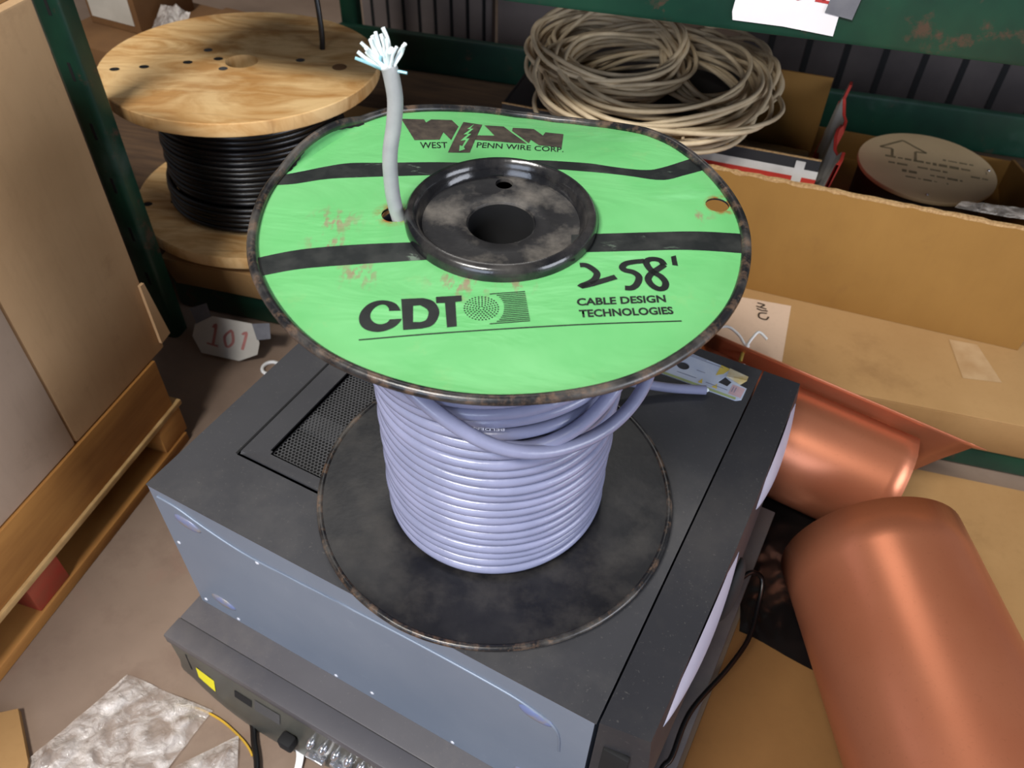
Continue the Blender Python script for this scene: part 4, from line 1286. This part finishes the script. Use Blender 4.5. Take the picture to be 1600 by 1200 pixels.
add_tube(bm, spline([(-0.075, -0.152, 0.035), (-0.076, -0.166, 0.02), (-0.077, -0.164, 0.004), (-0.075, -0.15, 0.003)], 6), 0.002, 6)
add_tube(bm, spline([(0.025, -0.172, 0.035), (0.024, -0.188, 0.022), (0.024, -0.186, 0.004), (0.024, -0.17, 0.003)], 6), 0.002, 6)
link_obj('tie', bm, CABLE_WHITE, coilw, 60)

# dark drum with tan printed disc
drum = thing('cable_drum', 'dark cable drum with tan printed disc lid in the right end of the box', 'cable drum', (0.613, 1.115, CZ), R(-18))
DH = 0.206 - CZ
bm = bmesh.new()
add_lathe(bm, [(0.0001, 0), (0.094, 0), (0.094, DH - 0.006), (0.0001, DH - 0.006)], 72)
link_obj('drum_body', bm, CARTON_BLACK, drum, 40)
bm = bmesh.new()
add_lathe(bm, [(0.0001, DH - 0.0058), (0.099, DH - 0.0058), (0.0995, DH - 0.005), (0.0995, DH - 0.001), (0.099, DH), (0.0001, DH)], 72)
lid = link_obj('disc_lid', bm, CREAM_DISC, drum, 40)
bm = bmesh.new()
for st in ([(-0.068, 0.035), (-0.035, 0.068), (0.0, 0.04)], [(-0.068, 0.035), (-0.05, 0.035), (-0.05, 0.012)], [(0.0, 0.04), (-0.016, 0.038), (-0.016, 0.012)]):
    for a, b in zip(st, st[1:]): add_stroke(bm, [a, b], 0.004)
rnd = random.Random(2)
for y, x0, x1, h in ((0.028, 0.005, 0.075, 0.006), (0.010, -0.06, 0.085, 0.009), (-0.008, -0.055, 0.086, 0.007), (-0.026, -0.035, 0.05, 0.009), (-0.042, -0.03, 0.03, 0.005)):
    x = x0
    while x < x1:
        w = rnd.uniform(0.004, 0.016)
        if rnd.random() < 0.8:
            add_stroke(bm, [(x, y), (min(x + w, x1), y)], h * rnd.uniform(0.4, 0.9))
        x += w + 0.003
for v in bm.verts: v.co.z = DH + 0.0003
link_obj('faded_print', bm, PRINT_BROWN, lid)
bm = bmesh.new()
for x, y in ((0.0, -0.085), (0.088, 0.02)):
    bmesh.ops.create_uvsphere(bm, u_segments=10, v_segments=6, radius=0.0022, matrix=Matrix.Translation((x, y, DH + 0.0005)))
link_obj('staple', bm, CHROME, lid, 60)
fs = film_sheet('plastic_bag', [(0.535, 0.872, SH + BH - 0.004), (0.66, 0.835, SH + BH - 0.004), (0.70, 0.87, SH + BH - 0.012), (0.56, 0.905, SH + BH - 0.016)], 'clear plastic film lying over the front edge of the open box', 21, 0.005, 0.004, 24)

# ------------------------------------------------------------------ copper sheets
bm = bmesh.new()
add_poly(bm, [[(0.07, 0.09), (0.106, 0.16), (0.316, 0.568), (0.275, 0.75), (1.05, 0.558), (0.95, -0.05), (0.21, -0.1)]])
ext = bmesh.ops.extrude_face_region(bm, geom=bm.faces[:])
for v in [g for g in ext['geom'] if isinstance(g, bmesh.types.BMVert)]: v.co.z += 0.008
tag(link_obj('flattened_cardboard', bm, CARD_FLOOR), 'large shade-darkened brown cardboard sheet on the floor between tower and near copper tube', 'cardboard')
bm = bmesh.new()  # lit part of the floor cardboard, laid as a separate lighter sheet
add_poly(bm, [[(0.50, 0.0), (0.47, 0.40), (0.475, 0.70), (1.0, 0.572), (0.95, 0.0)]])
for v in bm.verts: v.co.z = 0.0082
ext = bmesh.ops.extrude_face_region(bm, geom=bm.faces[:])
for v in [g for g in ext['geom'] if isinstance(g, bmesh.types.BMVert)]: v.co.z += 0.004
tag(link_obj('flattened_cardboard', bm, CARD), 'paler sheet added as the lit part of the floor cardboard right of the near copper tube', 'cardboard')

film_sheet('plastic_bag', [(0.258, 0.448, 0.009), (0.345, 0.40, 0.009), (0.45, 0.60, 0.009), (0.322, 0.655, 0.009)], 'crumpled black sheet added for the shade between tower and copper tubes', 41, 0.004, 0.002, 40).data.materials[0] = simple('gap_shade_black', (22, 18, 17), (14, 12, 12), 20, 0.25)  # black sheet added to stand in for the deep shade in this gap

def sheet_tube(name, label_, prof, d, C_, L, tipfn, thick=0.0009, n=14):
    """profile (side, up) swept along direction d, ending at C_; side is horizontal to the right of d"""
    d = Vector(d).normalized()
    side = d.cross(Vector((0, 0, 1))).normalized()
    upv = side.cross(d)
    t = thing(name, label_, 'copper sheet', C_)
    bm = bmesh.new()
    rows = []
    for i in range(n + 1):
        u_ = i / n
        row = []
        for k, (s, h) in enumerate(prof):
            e = tipfn(k / (len(prof) - 1))
            row.append(bm.verts.new(d * (-L + (L + e) * u_) + side * s + upv * h))
        rows.append(row)
    for a, b in zip(rows, rows[1:]):
        for k in range(len(prof) - 1): bm.faces.new((a[k], a[k + 1], b[k + 1], b[k]))
    ob = link_obj('rolled_sheet', bm, COPPER, t, 70)
    md = ob.modifiers.new('gauge', 'SOLIDIFY'); md.thickness = thick; md.offset = 0
    return t
# rear piece: rolled under, ends in an upright back wing with a folded lip
r1 = 0.074
prof = [(-0.0135, 0.0695), (0.0, 0.0712)] + [(r1 * math.cos(R(a)), r1 * math.sin(R(a))) for a in range(77, -125, -7)]
n1 = len(prof) - 1
prof += [(-0.046, -0.045), (-0.043, -0.01), (-0.031, 0.04), (-0.0185, 0.084), (-0.0165, 0.0905)]
def wing(s):
    k = s * (len(prof) - 1)
    return 0.0 if k <= n1 else (k - n1) / (len(prof) - 1 - n1) * 0.062
sheet_tube('copper_tube', 'rolled copper sheet with upright back wing lying behind the tower', prof, (0.906, -0.423, -0.125), (0.444, 0.602, 0.0875), 0.26, wing)
# near piece: plain tube pointing at the camera side
r2 = 0.093
prof2 = [(r2 * math.cos(R(a)), r2 * math.sin(R(a))) for a in range(-80, 275, 5)]
sheet_tube('copper_tube', 'wide plain copper tube nearest the camera at lower right', prof2, (-0.065, 1, 0), (0.386, 0.497, 0.0128 + r2), 0.62, lambda s: 0.0)

# white string with brass pin and clear tape behind the tower
st = thing('string_hook', 'knotted white string with brass pin hanging at the copper wing', 'string', (0.273, 0.716, 0.195))
tube('string', [Vector(p) - Vector((0.273, 0.716, 0.195)) for p in spline([(0.235, 0.735, 0.20), (0.252, 0.737, 0.204), (0.265, 0.728, 0.200), (0.2725, 0.715, 0.1955), (0.280, 0.722, 0.200), (0.289, 0.730, 0.203), (0.298, 0.722, 0.199)], 6)], 0.0017, WHITE, st, 8)
tube('brass_pin', [Vector((-0.002, -0.003, -0.002)), Vector((-0.0085, -0.02, -0.008))], 0.0022, BRASS, st, 8)
bm = bmesh.new()
for p in ((-0.013, -0.026, -0.009), (-0.006, -0.027, -0.009), (0.001, -0.002, 0.0)):
    bmesh.ops.create_uvsphere(bm, u_segments=10, v_segments=6, radius=0.003, matrix=Matrix.Translation(p))
link_obj('knot', bm, WHITE, st, 60)

# ------------------------------------------------------------------ far back of the rack
def crate(name, label_, lo, hi, mat, rz, org, paper=None):
    t = thing(name, label_, 'box', org, rz)
    b = box('box_body', lo, hi, mat, t, 0.002)
    if paper:
        x0, x1, z0, z1 = paper
        box('paper_label', (x0, lo[1] - 0.0008, z0), (x1, lo[1] - 0.0001, z1), PAPER_DULL, b, 0)
    return t
crate('cardboard_box', 'flat brown cardboard box with pale top edge at the back left', (0, 0, 0), (0.35, 0.25, 0.08), CARD_DARK, R(-25), (-0.87, 1.492, SH))
crate('cardboard_box', 'brown cardboard box with white paper label at the back left', (0, 0, 0), (0.125, 0.14, 0.2), CARD_DARK, R(-25), (-0.812, 1.556, SH + 0.0806), (0.008, 0.112, 0.014, 0.10))
crate('cardboard_box', 'tiny cardboard box with white end beside the plastic bundle', (0, 0, 0), (0.06, 0.06, 0.04), CARD_DARK, R(-25), (-0.572, 1.49, SH + 0.0806), (0.005, 0.04, 0.008, 0.032))
film_sheet('plastic_bag', [(-0.685, 1.505, SH + 0.085), (-0.61, 1.47, SH + 0.085), (-0.60, 1.51, SH + 0.12), (-0.665, 1.545, SH + 0.12)], 'crumpled clear plastic bundle on the flat box at the back left', 33, 0.02, 0.004, 24)

gp = thing('ribbed_panel', 'pale grey panel with dark vertical slots far behind the spool', 'panel', (-0.36, 1.88, 0), R(-13))
box('panel_sheet', (0, 0, 0.0), (0.30, 0.03, 0.75), GREY_PANEL, gp, 0.002)
for k in range(8):
    x = 0.02 + 0.037 * k
    box('slot', (x, -0.001, 0.02), (x + 0.007, 0.001, 0.74), BLACK_HOLE, gp, 0)
tag(box('grey_sheet', (0, 0, 0), (0.34, 0.02, 0.6), GREY_PANEL, None, 0.002, Matrix.Translation((-0.055, 1.80, 0)) @ Matrix.Rotation(R(-10), 4, 'Z')), 'plain grey sheet standing right of the slotted panel', 'panel')
dp = thing('slatted_panel', 'dark slatted panel standing behind the open cardboard box', 'panel', (0.46, 1.72, 0), R(-14))
box('panel_sheet', (0, 0, 0), (0.8, 0.03, 0.7), simple('dull_grey_panel', (92, 84, 82), (70, 64, 64), 6, 0.7), dp, 0.002)
for k in range(10):
    x = 0.05 + 0.075 * k
    box('slat_gap', (x, -0.001, 0.02), (x + 0.012, 0.001, 0.69), BLACK_HOLE, dp, 0)
